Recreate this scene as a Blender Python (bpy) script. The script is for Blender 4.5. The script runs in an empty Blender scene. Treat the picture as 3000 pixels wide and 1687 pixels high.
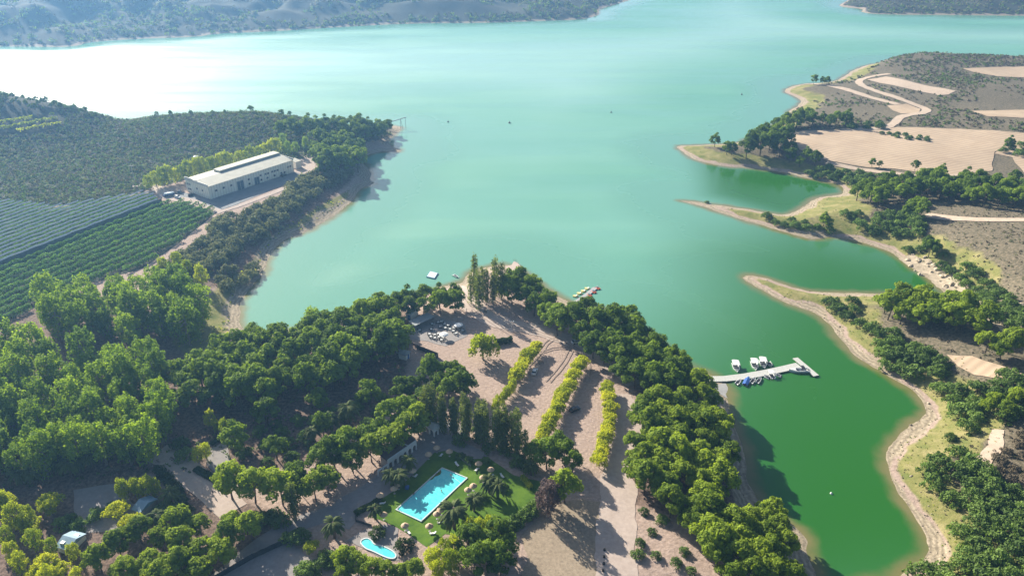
import bpy, math, random
import numpy as np
from mathutils import Vector, Matrix, Quaternion
from mathutils.geometry import delaunay_2d_cdt

R = math.radians
rng = np.random.default_rng(7)
random.seed(7)
scene = bpy.context.scene
col = scene.collection

# ------------------------------------------------------------------ camera, sky, sun, exposure
CAM_H, PITCH, HFOV = 170.0, R(27.5), R(68.0)
FOC = 1500.0 / math.tan(HFOV / 2)
cam_d = bpy.data.cameras.new('camera')
cam = bpy.data.objects.new('camera', cam_d)
col.objects.link(cam)
cam.location = (0, 0, CAM_H)
cam.rotation_euler = (R(90) - PITCH, 0, 0)
cam_d.sensor_fit = 'HORIZONTAL'
cam_d.angle = HFOV
cam_d.clip_start, cam_d.clip_end = 1.0, 20000
scene.camera = cam

SUN_EL, SUN_AZ = R(26.5), R(-39.0)          # azimuth from +Y, negative = to the left
w = bpy.data.worlds.new('World')
scene.world = w
w.use_nodes = True
nt = w.node_tree
bg = nt.nodes['Background']
sky = nt.nodes.new('ShaderNodeTexSky')
sky.sky_type = 'NISHITA'
sky.sun_disc = False
sky.sun_elevation = SUN_EL
sky.sun_rotation = SUN_AZ
sky.air_density, sky.dust_density, sky.ozone_density = 1.0, 2.4, 1.5
nt.links.new(sky.outputs[0], bg.inputs[0])
bg.inputs[1].default_value = 0.056

sd = bpy.data.lights.new('sun', 'SUN')
sd.energy = 5.0
sd.angle = R(0.5)
sd.color = (1.0, 0.93, 0.80)
sun = bpy.data.objects.new('sun', sd)
col.objects.link(sun)
sv = Vector((math.sin(SUN_AZ) * math.cos(SUN_EL), math.cos(SUN_AZ) * math.cos(SUN_EL), math.sin(SUN_EL)))
sun.rotation_euler = sv.to_track_quat('Z', 'Y').to_euler()
sun.location = (0, 0, 400)

scene.view_settings.view_transform = 'Standard'
scene.view_settings.look = 'None'
scene.view_settings.gamma = 1.0
scene.view_settings.exposure = 1.28
scene.cycles.use_denoising = True
scene.cycles.max_bounces = 6
scene.cycles.transparent_max_bounces = 8

# ------------------------------------------------------------------ picture <-> ground
ZOOM = {'F': (0, 0, 2576 / 3000.), 'A': (0, 0, 2.574), 'B': (1000, 0, 2.574), 'C': (2000, 0, 2.574),
        'D': (0, 560, 2.574), 'E': (1000, 560, 2.574), 'G': (2000, 560, 2.574),
        'H': (0, 1123, 2.569), 'I': (1000, 1123, 2.569), 'J': (2000, 1123, 2.569),
        'K': (1100, 1200, 5.152), 'L': (2050, 1000, 6.44), 'M': (1150, 840, 5.152), 'N': (400, 400, 4.293)}


def S(z, pts):
    x0, y0, k = ZOOM[z]
    a = np.array(pts, float).reshape(-1, 2)
    return np.c_[x0 + a[:, 0] / k, y0 + a[:, 1] / k]


cp, sp = math.cos(PITCH), math.sin(PITCH)


def rays(s):
    x = (s[:, 0] - 1500) / FOC
    y = -(s[:, 1] - 843.5) / FOC
    return np.c_[x, cp + y * sp, -sp + y * cp]


def atz(s, z=0.0):
    d = rays(s)
    t = (CAM_H - z) / np.maximum(-d[:, 2], 1e-3)
    return np.c_[d[:, 0] * t, d[:, 1] * t]


def proj(p):
    p = np.asarray(p, float).reshape(-1, 3)
    dz = p[:, 2] - CAM_H
    dep = p[:, 1] * cp - dz * sp
    up = p[:, 1] * sp + dz * cp
    return np.c_[1500 + FOC * p[:, 0] / dep, 843.5 - FOC * up / dep]


def G(xF, Y):
    """ground point seen in full-view column xF at forward distance Y"""
    dep = Y * cp + CAM_H * sp
    return np.array([(xF * 3000 / 2576 - 1500) / FOC * dep, Y])


# ------------------------------------------------------------------ shorelines
def chaikin(p, n=1):
    for _ in range(n):
        q = np.roll(p, -1, 0)
        p = np.stack([p * .75 + q * .25, p * .25 + q * .75], 1).reshape(-1, 2)
    return p


main_px = np.vstack([
    S('F', [(-500, 292), (-200, 292), (0, 297), (250, 308), (330, 316), (420, 310), (640, 303), (820, 314), (900, 320),
            (1000, 316), (1014, 324), (985, 345), (972, 358), (985, 370), (1014, 380), (1000, 384), (960, 381), (925, 390),
            (905, 405), (925, 420), (939, 437), (930, 452), (949, 460), (905, 475), (885, 505), (859, 531)]),
    S('D', [(2300, 320), (2150, 365), (2090, 420), (2000, 560), (1960, 650), (1830, 800), (1800, 920), (1790, 1000),
            (1850, 1060), (1920, 1100), (1990, 1080), (2280, 1040), (2480, 980)]),
    S('F', [(880, 795), (960, 762), (1040, 738), (1136, 718), (1162, 711), (1180, 690), (1206, 674), (1276, 663),
            (1319, 681), (1360, 715), (1406, 748), (1440, 765), (1520, 778), (1600, 815), (1623, 833), (1680, 880),
            (1724, 918), (1784, 941)]),
    S('L', [(300, 670), (420, 740), (480, 800), (480, 1050)]),
    S('J', [(340, 130), (335, 260), (390, 350), (450, 450), (480, 560), (470, 690), (520, 800), (590, 900), (700, 990), (820, 1060),
            (910, 1130), (930, 1250), (1000, 1400), (1020, 1449), (1060, 1540), (1240, 1560), (1500, 1480)]),
    S('F', [(2250, 1475), (2280, 1520), (2300, 1800), (-900, 1800), (-900, 600)])])
right_px = np.vstack([
    S('F', [(2250, 1475), (2252, 1447)]),
    S('J', [(1740, 1385), (1800, 1340), (1840, 1290), (1845, 1230), (1830, 1130), (1780, 1040), (1700, 930), (1600, 770),
            (1540, 640), (1525, 540), (1560, 470), (1640, 390), (1740, 300), (1820, 250), (1845, 210), (1800, 120),
            (1720, 60), (1650, 0)]),
    S('G', [(1500, 1360), (1350, 1270), (1230, 1180), (1150, 1080), (1120, 1000), (1000, 920), (860, 870), (750, 830),
            (600, 750), (500, 690), (440, 650), (500, 630), (620, 650), (760, 700), (900, 745), (1050, 765), (1250, 772),
            (1450, 765), (1700, 790), (1900, 830), (2000, 800), (1960, 760), (1850, 660), (1720, 570), (1600, 480),
            (1480, 420), (1350, 385), (1250, 355), (1100, 350), (1020, 365), (880, 345), (700, 290), (560, 250),
            (420, 210), (250, 150), (100, 100), (-60, 68), (100, 80), (300, 112), (560, 150), (760, 185), (850, 150),
            (950, 90), (1030, 40), (1200, 25)]),
    S('C', [(1210, 1440), (1190, 1390), (1050, 1370), (900, 1340), (830, 1315), (700, 1295), (500, 1265), (300, 1255),
            (200, 1240), (60, 1195), (-30, 1130), (-55, 1110), (0, 1098), (200, 1092), (380, 1085), (520, 1040), (650, 960),
            (780, 890), (805, 832), (870, 800), (900, 760), (850, 735), (780, 705), (755, 690), (820, 650), (900, 635),
            (1000, 630), (1130, 620), (1210, 585), (1250, 550), (1340, 505), (1450, 480)]),
    S('F', [(2300, 152), (2450, 160), (2700, 164), (3300, 170), (3900, 600), (3900, 1800), (2600, 1800), (2320, 1800)])])
farl_px = S('F', [(-1500, 135), (-400, 125), (0, 117), (83, 117), (150, 119), (200, 115), (213, 107), (334, 98), (500, 93), (534, 85),
                  (667, 80), (859, 68), (1026, 59), (1226, 58), (1359, 53), (1459, 50), (1493, 43), (1509, 35),
                  (1503, 25), (1543, 13), (1586, 0), (1640, -22), (1700, -60), (1700, -120), (-1500, -120)])
farr_px = S('F', [(2111, 13), (2114, 18), (2168, 22), (2172, 26), (2166, 32), (2218, 37), (2384, 38), (2576, 40), (3000, 42), (3700, 40),
                  (3700, -100), (2300, -100), (2180, -20)])
SHORES = {k: chaikin(atz(v), 2 if k in ('main', 'right') else 1) for k, v in
          dict(main=main_px, right=right_px, farl=farl_px, farr=farr_px).items()}


def sdf(poly, pts, lim=None):
    """signed distance, positive inside"""
    out = np.full(len(pts), 1e9)
    ins = np.zeros(len(pts), bool)
    x, y = pts[:, 0], pts[:, 1]
    q = np.roll(poly, -1, 0)
    for (ax, ay), (bx, by) in zip(poly, q):
        dx, dy = bx - ax, by - ay
        L = dx * dx + dy * dy
        if L < 1e-9:
            continue
        t = np.clip(((x - ax) * dx + (y - ay) * dy) / L, 0, 1)
        d = (x - ax - t * dx) ** 2 + (y - ay - t * dy) ** 2
        np.minimum(out, d, out=out)
        c = (ay > y) != (by > y)
        if dy != 0:
            ins ^= c & (x < dx * (y - ay) / dy + ax)
    out = np.sqrt(out)
    return np.where(ins, out, -out)


def inpoly(poly, pts):
    x, y = pts[:, 0], pts[:, 1]
    ins = np.zeros(len(pts), bool)
    q = np.roll(poly, -1, 0)
    for (ax, ay), (bx, by) in zip(poly, q):
        if ay != by:
            ins ^= ((ay > y) != (by > y)) & (x < (bx - ax) * (y - ay) / (by - ay) + ax)
    return ins


_perm = np.random.default_rng(3).random((256, 256))


def vnoise(x, y):
    xi, yi = np.floor(x).astype(int), np.floor(y).astype(int)
    fx, fy = x - xi, y - yi
    fx, fy = fx * fx * (3 - 2 * fx), fy * fy * (3 - 2 * fy)
    g = lambda a, b: _perm[a & 255, b & 255]
    return (g(xi, yi) * (1 - fx) + g(xi + 1, yi) * fx) * (1 - fy) + (g(xi, yi + 1) * (1 - fx) + g(xi + 1, yi + 1) * fx) * fy


def fbm(x, y, o=3):
    s, a, t = 0, 1.0, 0
    for i in range(o):
        s = s + a * vnoise(x * 2 ** i + 17 * i, y * 2 ** i + 5 * i)
        t += a
        a *= .5
    return s / t


def sstep(a, b, x):
    t = np.clip((x - a) / (b - a), 0, 1)
    return t * t * (3 - 2 * t)


# hills: (full-view column, forward distance, height, width)
HILLS = [(-420, 590, 24, 55), (-250, 590, 24, 50), (-100, 590, 24, 48), (60, 592, 20, 42), (170, 588, 13, 34), (420, 582, 9, 32),
         (520, 585, 9, 32), (640, 585, 11, 34), (740, 580, 7, 30),
         (2240, 870, 7, 45), (2330, 870, 9, 50), (2450, 870, 9, 55), (2600, 870, 9, 60), (2800, 860, 10, 70),
         (2560, 350, 9, 40), (2700, 330, 14, 50), (2640, 560, 5, 60), (2600, 230, 6, 30), (2750, 260, 12, 40), (2450, 700, 4, 50)]


def height_raw(pts):
    d = {k: sdf(v, pts) for k, v in SHORES.items()}
    x, y = pts[:, 0], pts[:, 1]
    rag = (fbm(x / 11 + 31, y / 11 + 7, 3) - .5) * 3.2 + (fbm(x / 3.1, y / 3.1, 2) - .5) * .9
    for k in ('main', 'right'):
        d[k] = np.where(np.abs(d[k]) < 60, d[k] + rag, d[k])
    dl = np.maximum.reduce(list(d.values()))
    n1 = fbm(x / 40, y / 40)
    n2 = fbm(x / 9 + 50, y / 9)
    z = np.where(dl < 0, np.maximum(-7, dl * .16), 0)

    def prof(dd, P, L):
        b = np.clip(dd, 0, 6) * .11
        return np.where(dd > 0, b + P * (1 - np.exp(-np.clip(dd - 4, 0, None) / L)), 0)
    z = np.where(d['main'] > 0, prof(d['main'], 5.0, 14), z)
    zr = prof(d['right'], 7.5, 26)
    z = np.where(d['right'] > 0, zr, z)
    for k, sl, mx in (('farl', .26, 130), ('farr', .24, 70)):
        zf = mx * (1 - np.exp(-np.clip(d[k], 0, None) * sl / mx))
        zf = zf * (0.75 + .5 * n1) + sstep(20, 120, d[k]) * 34 * (np.abs(fbm(x / 110, y / 110) - .5) * 3 - .45)
        z = np.where(d[k] > 0, np.maximum(zf, .1), z)
    hh = np.zeros(len(pts))
    for xf, Y, A, wd in HILLS:
        c = G(xf, Y)
        wy = wd
        hh = hh + (A * np.exp(-((x - c[0]) ** 2 + (y - c[1]) ** 2) / (2 * wy * wy))) ** 3
    hh = np.cbrt(hh)
    near = np.maximum(d['main'], d['right'])
    hh = hh * sstep(2, 30, near)
    z = z + hh + sstep(8, 20, hh) * 4 * (n1 - .5)
    wr = sstep(10, 40, d['right'])
    z = z + wr * (n1 - .5) * 2.4 + sstep(2, 12, near) * (n2 - .5) * .35
    return z, d


AZ0, AZ1, NA = R(-68), R(68), 470
LR0, LR1, NR = math.log(70), math.log(7000), 640
_az = np.linspace(AZ0, AZ1, NA)
_lr = np.linspace(LR0, LR1, NR)
A2, L2 = np.meshgrid(_az, _lr)
GX, GY = np.exp(L2) * np.sin(A2), np.exp(L2) * np.cos(A2)
GP = np.c_[GX.ravel(), GY.ravel()]
GZ, GD = height_raw(GP)
GZ2 = GZ.reshape(NR, NA)


def H(xy):
    xy = np.asarray(xy, float).reshape(-1, 2)
    a = np.clip((np.arctan2(xy[:, 0], xy[:, 1]) - AZ0) / (AZ1 - AZ0) * (NA - 1), 0, NA - 1.001)
    l = np.clip((np.log(np.hypot(xy[:, 0], xy[:, 1])) - LR0) / (LR1 - LR0) * (NR - 1), 0, NR - 1.001)
    i, j = l.astype(int), a.astype(int)
    fi, fj = l - i, a - j
    return ((GZ2[i, j] * (1 - fj) + GZ2[i, j + 1] * fj) * (1 - fi) + (GZ2[i + 1, j] * (1 - fj) + GZ2[i + 1, j + 1] * fj) * fi)


def at(s):
    """picture points -> points on the ground"""
    z = np.full(len(s), 5.0)
    for _ in range(14):
        p = atz(s, z)
        z = z * .4 + H(p) * .6
    p = atz(s, z)
    return np.c_[p, H(p)]


def AT(z, x, y):
    return Vector(at(S(z, [(x, y)]))[0])


# ------------------------------------------------------------------ materials
MATS = {}


def nodes(name):
    m = bpy.data.materials.new(name)
    m.use_nodes = True
    t = m.node_tree
    return m, t, t.nodes, t.links, t.nodes['Principled BSDF']


def mat(name, c, rough=.7, c2=None, scale=1.0, detail=4, metal=0, bump=0, spec=.3, space='Object'):
    if name in MATS:
        return MATS[name]
    m, t, n, l, b = nodes(name)
    b.inputs['Roughness'].default_value = rough
    b.inputs['Metallic'].default_value = metal
    b.inputs['Specular IOR Level'].default_value = spec
    c2 = c2 or tuple(v * .78 for v in c)
    if space == 'World':
        g = n.new('ShaderNodeNewGeometry'); src = g.outputs['Position']
    else:
        g = n.new('ShaderNodeTexCoord'); src = g.outputs['Object']
    no = n.new('ShaderNodeTexNoise')
    no.inputs['Scale'].default_value = scale
    no.inputs['Detail'].default_value = detail
    no.inputs['Roughness'].default_value = .65
    l.new(src, no.inputs['Vector'])
    rp = n.new('ShaderNodeValToRGB')
    rp.color_ramp.elements[0].position = .32
    rp.color_ramp.elements[1].position = .68
    rp.color_ramp.elements[0].color = (*c2, 1)
    rp.color_ramp.elements[1].color = (*c, 1)
    l.new(no.outputs['Fac'], rp.inputs['Fac'])
    l.new(rp.outputs['Color'], b.inputs['Base Color'])
    if bump:
        bp = n.new('ShaderNodeBump')
        bp.inputs['Strength'].default_value = bump
        l.new(no.outputs['Fac'], bp.inputs['Height'])
        l.new(bp.outputs[0], b.inputs['Normal'])
    MATS[name] = m
    return m


def leafmat(name, dark, light, trans=.32, scale=.5, tcol=None):
    m, t, n, l, b = nodes(name)
    g = n.new('ShaderNodeNewGeometry')
    no = n.new('ShaderNodeTexNoise')
    no.inputs['Scale'].default_value = scale
    no.inputs['Detail'].default_value = 3
    l.new(g.outputs['Position'], no.inputs['Vector'])
    oi = n.new('ShaderNodeObjectInfo')
    ad = n.new('ShaderNodeMath'); ad.operation = 'MULTIPLY_ADD'
    ad.inputs[1].default_value = .36
    ad.inputs[2].default_value = -.16
    l.new(oi.outputs['Random'], ad.inputs[0])
    a2 = n.new('ShaderNodeMath'); a2.operation = 'ADD'
    l.new(no.outputs['Fac'], a2.inputs[0]); l.new(ad.outputs[0], a2.inputs[1])
    rp = n.new('ShaderNodeValToRGB')
    rp.color_ramp.elements[0].position = .25
    rp.color_ramp.elements[1].position = .75
    rp.color_ramp.elements[0].color = (*dark, 1)
    rp.color_ramp.elements[1].color = (*light, 1)
    l.new(a2.outputs[0], rp.inputs['Fac'])
    l.new(rp.outputs[0], b.inputs['Base Color'])
    b.inputs['Roughness'].default_value = .75
    b.inputs['Specular IOR Level'].default_value = .12
    tr = n.new('ShaderNodeBsdfTranslucent')
    mx = n.new('ShaderNodeMix'); mx.data_type = 'RGBA'; mx.blend_type = 'MULTIPLY'
    mx.inputs['Factor'].default_value = 1
    l.new(rp.outputs[0], mx.inputs['A'])
    mx.inputs['B'].default_value = (*(tcol or (1.8, 1.75, .4)), 1)
    l.new(mx.outputs['Result'], tr.inputs['Color'])
    ms = n.new('ShaderNodeMixShader')
    ms.inputs[0].default_value = trans
    l.new(b.outputs[0], ms.inputs[1]); l.new(tr.outputs[0], ms.inputs[2])
    l.new(ms.outputs[0], n['Material Output'].inputs['Surface'])
    MATS[name] = m
    return m


LM = dict(
    pine=leafmat('pine needles', (.055, .105, .02), (.21, .30, .034), .38),
    pineb=leafmat('light pine needles', (.08, .14, .02), (.28, .36, .036), .40),
    poplar=leafmat('poplar leaves', (.08, .15, .026), (.25, .355, .042), .38),
    column=leafmat('silvery poplar leaves', (.085, .12, .045), (.17, .21, .075), .40),
    yellow=leafmat('yellowing leaves', (.24, .31, .02), (.55, .58, .045), .42, tcol=(1.4, 1.3, .4)),
    lime=leafmat('lime green leaves', (.17, .24, .02), (.42, .46, .035), .42),
    grey=leafmat('grey green leaves', (.10, .115, .06), (.26, .275, .14), .28, tcol=(1.3, 1.3, .7)),
    shrub=leafmat('olive shrub leaves', (.065, .11, .03), (.18, .265, .062), .26, tcol=(1.4, 1.5, .5)),
    dry=leafmat('dry shrub twigs', (.12, .10, .07), (.21, .17, .11), .15, tcol=(1, 1, .8)),
    mauve=leafmat('dull plum leaves', (.10, .075, .07), (.18, .13, .12), .22, tcol=(1.1, 1, .8)),
    hedge=leafmat('hedge leaves', (.03, .055, .018), (.075, .115, .03), .25),
    orchard=leafmat('orchard leaves', (.05, .13, .045), (.12, .23, .08), .36),
    palm=leafmat('palm fronds', (.05, .075, .025), (.12, .15, .045), .25),
)
BARK = mat('bark', (.16, .12, .09), .9, (.08, .06, .045), 3)
PALEBARK = mat('pale bark', (.32, .29, .25), .9, (.18, .15, .12), 3)
WHITE = mat('white paint', (.78, .78, .76), .5, (.68, .69, .68), 1.5)
CONC = mat('concrete', (.40, .39, .37), .85, (.31, .30, .29), 1.2)
DARK = mat('dark metal', (.03, .03, .035), .5)
GREYM = mat('grey metal', (.30, .31, .32), .45, (.24, .25, .26), 2, metal=.4)
GLASS = mat('dark glass', (.02, .03, .04), .08, spec=.6)
WOOD = mat('weathered wood', (.34, .26, .19), .85, (.22, .165, .12), 2.5)
STRAW = mat('straw thatch', (.60, .44, .31), .9, (.42, .30, .20), 6, bump=.3)
RUBBER = mat('rubber', (.02, .02, .02), .8)
BLUE = mat('blue paint', (.04, .12, .38), .45)
SKYB = mat('pale blue roof', (.26, .38, .48), .55, (.19, .29, .38), .7)
RED = mat('orange red plastic', (.62, .13, .05), .4)
YELL = mat('pale yellow plastic', (.72, .66, .28), .4)
ROCK = mat('limestone', (.50, .42, .31), .9, (.30, .25, .18), 1.2, bump=.4)
SKIN = mat('skin', (.42, .25, .17), .6)


# ------------------------------------------------------------------ mesh building
class MB:
    def __init__(s):
        s.v, s.f, s.m = [], [], []

    def add(s, V, Fc, m=0):
        o = len(s.v)
        s.v.extend(map(tuple, V))
        s.f.extend(tuple(i + o for i in f) for f in Fc)
        s.m.extend([m] * len(Fc))
        return s

    def box(s, c, sz, m=0, rz=0, bev=0):
        hx, hy, hz = sz[0] / 2, sz[1] / 2, sz[2] / 2
        ca, sa = math.cos(rz), math.sin(rz)
        V = []
        for z in (-hz, hz):
            for x, y in ((-hx, -hy), (hx, -hy), (hx, hy), (-hx, hy)):
                V.append((c[0] + x * ca - y * sa, c[1] + x * sa + y * ca, c[2] + z))
        return s.add(V, [(3, 2, 1, 0), (4, 5, 6, 7), (0, 1, 5, 4), (1, 2, 6, 5), (2, 3, 7, 6), (3, 0, 4, 7)], m)

    def tube(s, pts, rad, n=8, m=0, cap=True):
        pts = [Vector(p) for p in pts]
        V, Fc = [], []
        for i, p in enumerate(pts):
            d = (pts[min(i + 1, len(pts) - 1)] - pts[max(i - 1, 0)]).normalized()
            a = d.cross(Vector((0, 0, 1)))
            if a.length < .05:
                a = d.cross(Vector((1, 0, 0)))
            a.normalize()
            b = d.cross(a)
            r = rad[i] if hasattr(rad, '__len__') else rad
            for k in range(n):
                t = 2 * math.pi * k / n
                V.append(p + a * (r * math.cos(t)) + b * (r * math.sin(t)))
        for i in range(len(pts) - 1):
            for k in range(n):
                k2 = (k + 1) % n
                Fc.append((i * n + k, i * n + k2, (i + 1) * n + k2, (i + 1) * n + k))
        if cap:
            Fc.append(tuple(range(n)))
            Fc.append(tuple(range((len(pts) - 1) * n, len(pts) * n))[::-1])
        return s.add(V, Fc, m)

    def lathe(s, prof, c=(0, 0, 0), n=16, m=0, sx=1, sy=1):
        V, Fc = [], []
        for r, z in prof:
            for k in range(n):
                t = 2 * math.pi * k / n
                V.append((c[0] + r * sx * math.cos(t), c[1] + r * sy * math.sin(t), c[2] + z))
        for i in range(len(prof) - 1):
            for k in range(n):
                k2 = (k + 1) % n
                Fc.append((i * n + k, i * n + k2, (i + 1) * n + k2, (i + 1) * n + k))
        Fc.append(tuple(range(n))[::-1])
        Fc.append(tuple(range((len(prof) - 1) * n, len(prof) * n)))
        return s.add(V, Fc, m)

    def prism(s, poly, z0, z1, m=0):
        """vertical prism over a counter-clockwise outline"""
        n = len(poly)
        V = [(p[0], p[1], z0) for p in poly] + [(p[0], p[1], z1) for p in poly]
        Fc = [tuple(range(n))[::-1], tuple(range(n, 2 * n))] + [(i, (i + 1) % n, n + (i + 1) % n, n + i) for i in range(n)]
        return s.add(V, Fc, m)

    def build(s, name, mats, parent=None, smooth=False):
        me = bpy.data.meshes.new(name)
        me.from_pydata([tuple(v) for v in s.v], [], s.f)
        for mm in (mats if isinstance(mats, (list, tuple)) else [mats]):
            me.materials.append(mm)
        me.polygons.foreach_set('material_index', s.m)
        if smooth:
            me.polygons.foreach_set('use_smooth', [True] * len(s.f))
        me.update()
        return link(name, me, parent)


def link(name, me, parent=None):
    o = bpy.data.objects.new(name, me)
    col.objects.link(o)
    if parent is not None:
        o.parent = parent
    return o


def quadmesh(name, V, Fc, mats, smooth=False, mi=None):
    me = bpy.data.meshes.new(name)
    V = np.asarray(V, np.float32)
    Fc = np.asarray(Fc, np.int32)
    k = Fc.shape[1]
    me.vertices.add(len(V)); me.vertices.foreach_set('co', V.ravel())
    me.loops.add(Fc.size); me.loops.foreach_set('vertex_index', Fc.ravel())
    me.polygons.add(len(Fc)); me.polygons.foreach_set('loop_start', np.arange(len(Fc), dtype=np.int32) * k)
    me.update(calc_edges=True)
    for mm in (mats if isinstance(mats, (list, tuple)) else [mats]):
        me.materials.append(mm)
    if mi is not None:
        me.polygons.foreach_set('material_index', np.asarray(mi, np.int32))
    if smooth:
        me.polygons.foreach_set('use_smooth', np.ones(len(Fc), bool))
    me.validate()
    return me


def fattr(me, name, val):
    a = me.attributes.new(name, 'FLOAT', 'POINT')
    a.data.foreach_set('value', np.asarray(val, np.float32))


def empty(name, loc=(0, 0, 0), rz=0):
    o = bpy.data.objects.new(name, None)
    o.empty_display_size = .5
    col.objects.link(o)
    o.location = loc
    o.rotation_euler = (0, 0, rz)
    return o


def tag(o, label, cat, group=None):
    o['label'] = label
    o['category'] = cat
    if group:
        o['group'] = group
    return o


def kind(o, k='structure'):
    o['kind'] = k
    return o


def copy_tree(o, parent=None):
    c = o.copy()
    col.objects.link(c)
    c.parent = parent
    for ch in list(o.children):
        copy_tree(ch, c)
    return c


def ordinal(i):
    return '%d%s' % (i, 'th' if 10 <= i % 100 <= 20 else {1: 'st', 2: 'nd', 3: 'rd'}.get(i % 10, 'th'))


# ------------------------------------------------------------------ ground and water
def zone(poly_px, soft, pts=GP):
    poly = at(poly_px)[:, :2]
    lo, hi = poly.min(0) - soft - 5, poly.max(0) + soft + 5
    k = np.where((pts[:, 0] > lo[0]) & (pts[:, 0] < hi[0]) & (pts[:, 1] > lo[1]) & (pts[:, 1] < hi[1]))[0]
    out = np.zeros(len(pts))
    if len(k):
        out[k] = sstep(-soft, soft, sdf(poly, pts[k]))
    return out


gi = np.arange(NR * NA).reshape(NR, NA)
gq = np.stack([gi[:-1, :-1], gi[:-1, 1:], gi[1:, 1:], gi[1:, :-1]], -1).reshape(-1, 4)[:, ::-1]
nz = fbm(GP[:, 0] / 14, GP[:, 1] / 14)
nz2 = fbm(GP[:, 0] / 5 + 9, GP[:, 1] / 5)
dm, dr = GD['main'], GD['right']
dfar = np.maximum(GD['farl'], GD['farr'])
near = np.maximum(dm, dr)
sand = 1 - sstep(np.where(dr > 0, 1.5, 4), np.where(dr > 0, 6, 11), np.where(near > dfar, near, dfar * 1.6 + 2.5) + (nz - .5) * 9)
grass = np.where(dr > 0, sstep(3, 7, dr + (nz - .5) * 6) * (1 - sstep(14, 26, dr + (nz - .5) * 14)), 0) * .95
for px, s in ((S('F', [(2020, 525), (2110, 492), (2200, 520), (2160, 592), (2080, 592)]), 6),
              (S('F', [(500, 760), (600, 690), (690, 590), (750, 560), (800, 520), (880, 480), (900, 485), (870, 515), (790, 570), (700, 607),
                       (650, 680), (590, 745), (575, 800), (570, 850), (480, 900), (430, 860)]), 5)):
    grass = np.maximum(grass, zone(px, s) * sstep(3, 8, np.maximum(dm, dr) + (nz - .5) * 8))
scrub = np.where((dr > 0), sstep(8, 18, dr + (nz - .5) * 10), 0)
scrub = np.maximum(scrub, (dfar > 0) * sstep(3, 9, dfar))
scrub = np.maximum(scrub, zone(S('F', [(-600, 200), (-300, 240), (330, 300), (1000, 300), (900, 330), (780, 380), (560, 415), (360, 470),
                                       (250, 500), (0, 512), (-600, 560)]), 8))
LH = np.vstack([[G(-500, 625)], [G(0, 622)], [G(330, 612)], [G(640, 618)], [G(1000, 605)], atz(S('F', [(940, 345), (790, 392), (560, 425), (372, 478), (270, 500), (200, 515), (0, 520), (-500, 560)]), 6)])
maquis_shade = np.maximum(sstep(-6, 6, sdf(LH, GP)), (dfar > 0) * sstep(2, 8, dfar + (nz - .5) * 10))
litter = np.zeros(len(GP))
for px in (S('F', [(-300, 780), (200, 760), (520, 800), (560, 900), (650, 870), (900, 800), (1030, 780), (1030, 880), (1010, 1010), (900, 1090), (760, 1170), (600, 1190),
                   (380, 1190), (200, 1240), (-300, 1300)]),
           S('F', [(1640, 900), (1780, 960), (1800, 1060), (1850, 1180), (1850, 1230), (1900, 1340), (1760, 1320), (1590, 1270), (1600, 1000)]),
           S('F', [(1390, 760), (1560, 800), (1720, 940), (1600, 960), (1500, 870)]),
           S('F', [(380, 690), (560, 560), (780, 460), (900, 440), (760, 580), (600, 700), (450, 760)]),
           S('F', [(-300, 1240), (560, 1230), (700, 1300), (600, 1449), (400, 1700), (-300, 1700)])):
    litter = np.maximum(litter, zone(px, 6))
gme = quadmesh('ground', np.c_[GP, GZ], gq, [], smooth=True)
for k_, v_ in (('sand', sand), ('grass', grass), ('scrub', scrub), ('litter', litter), ('maquis_shade', maquis_shade), ('shore', np.maximum(near, dfar))):
    fattr(gme, k_, v_)


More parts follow.
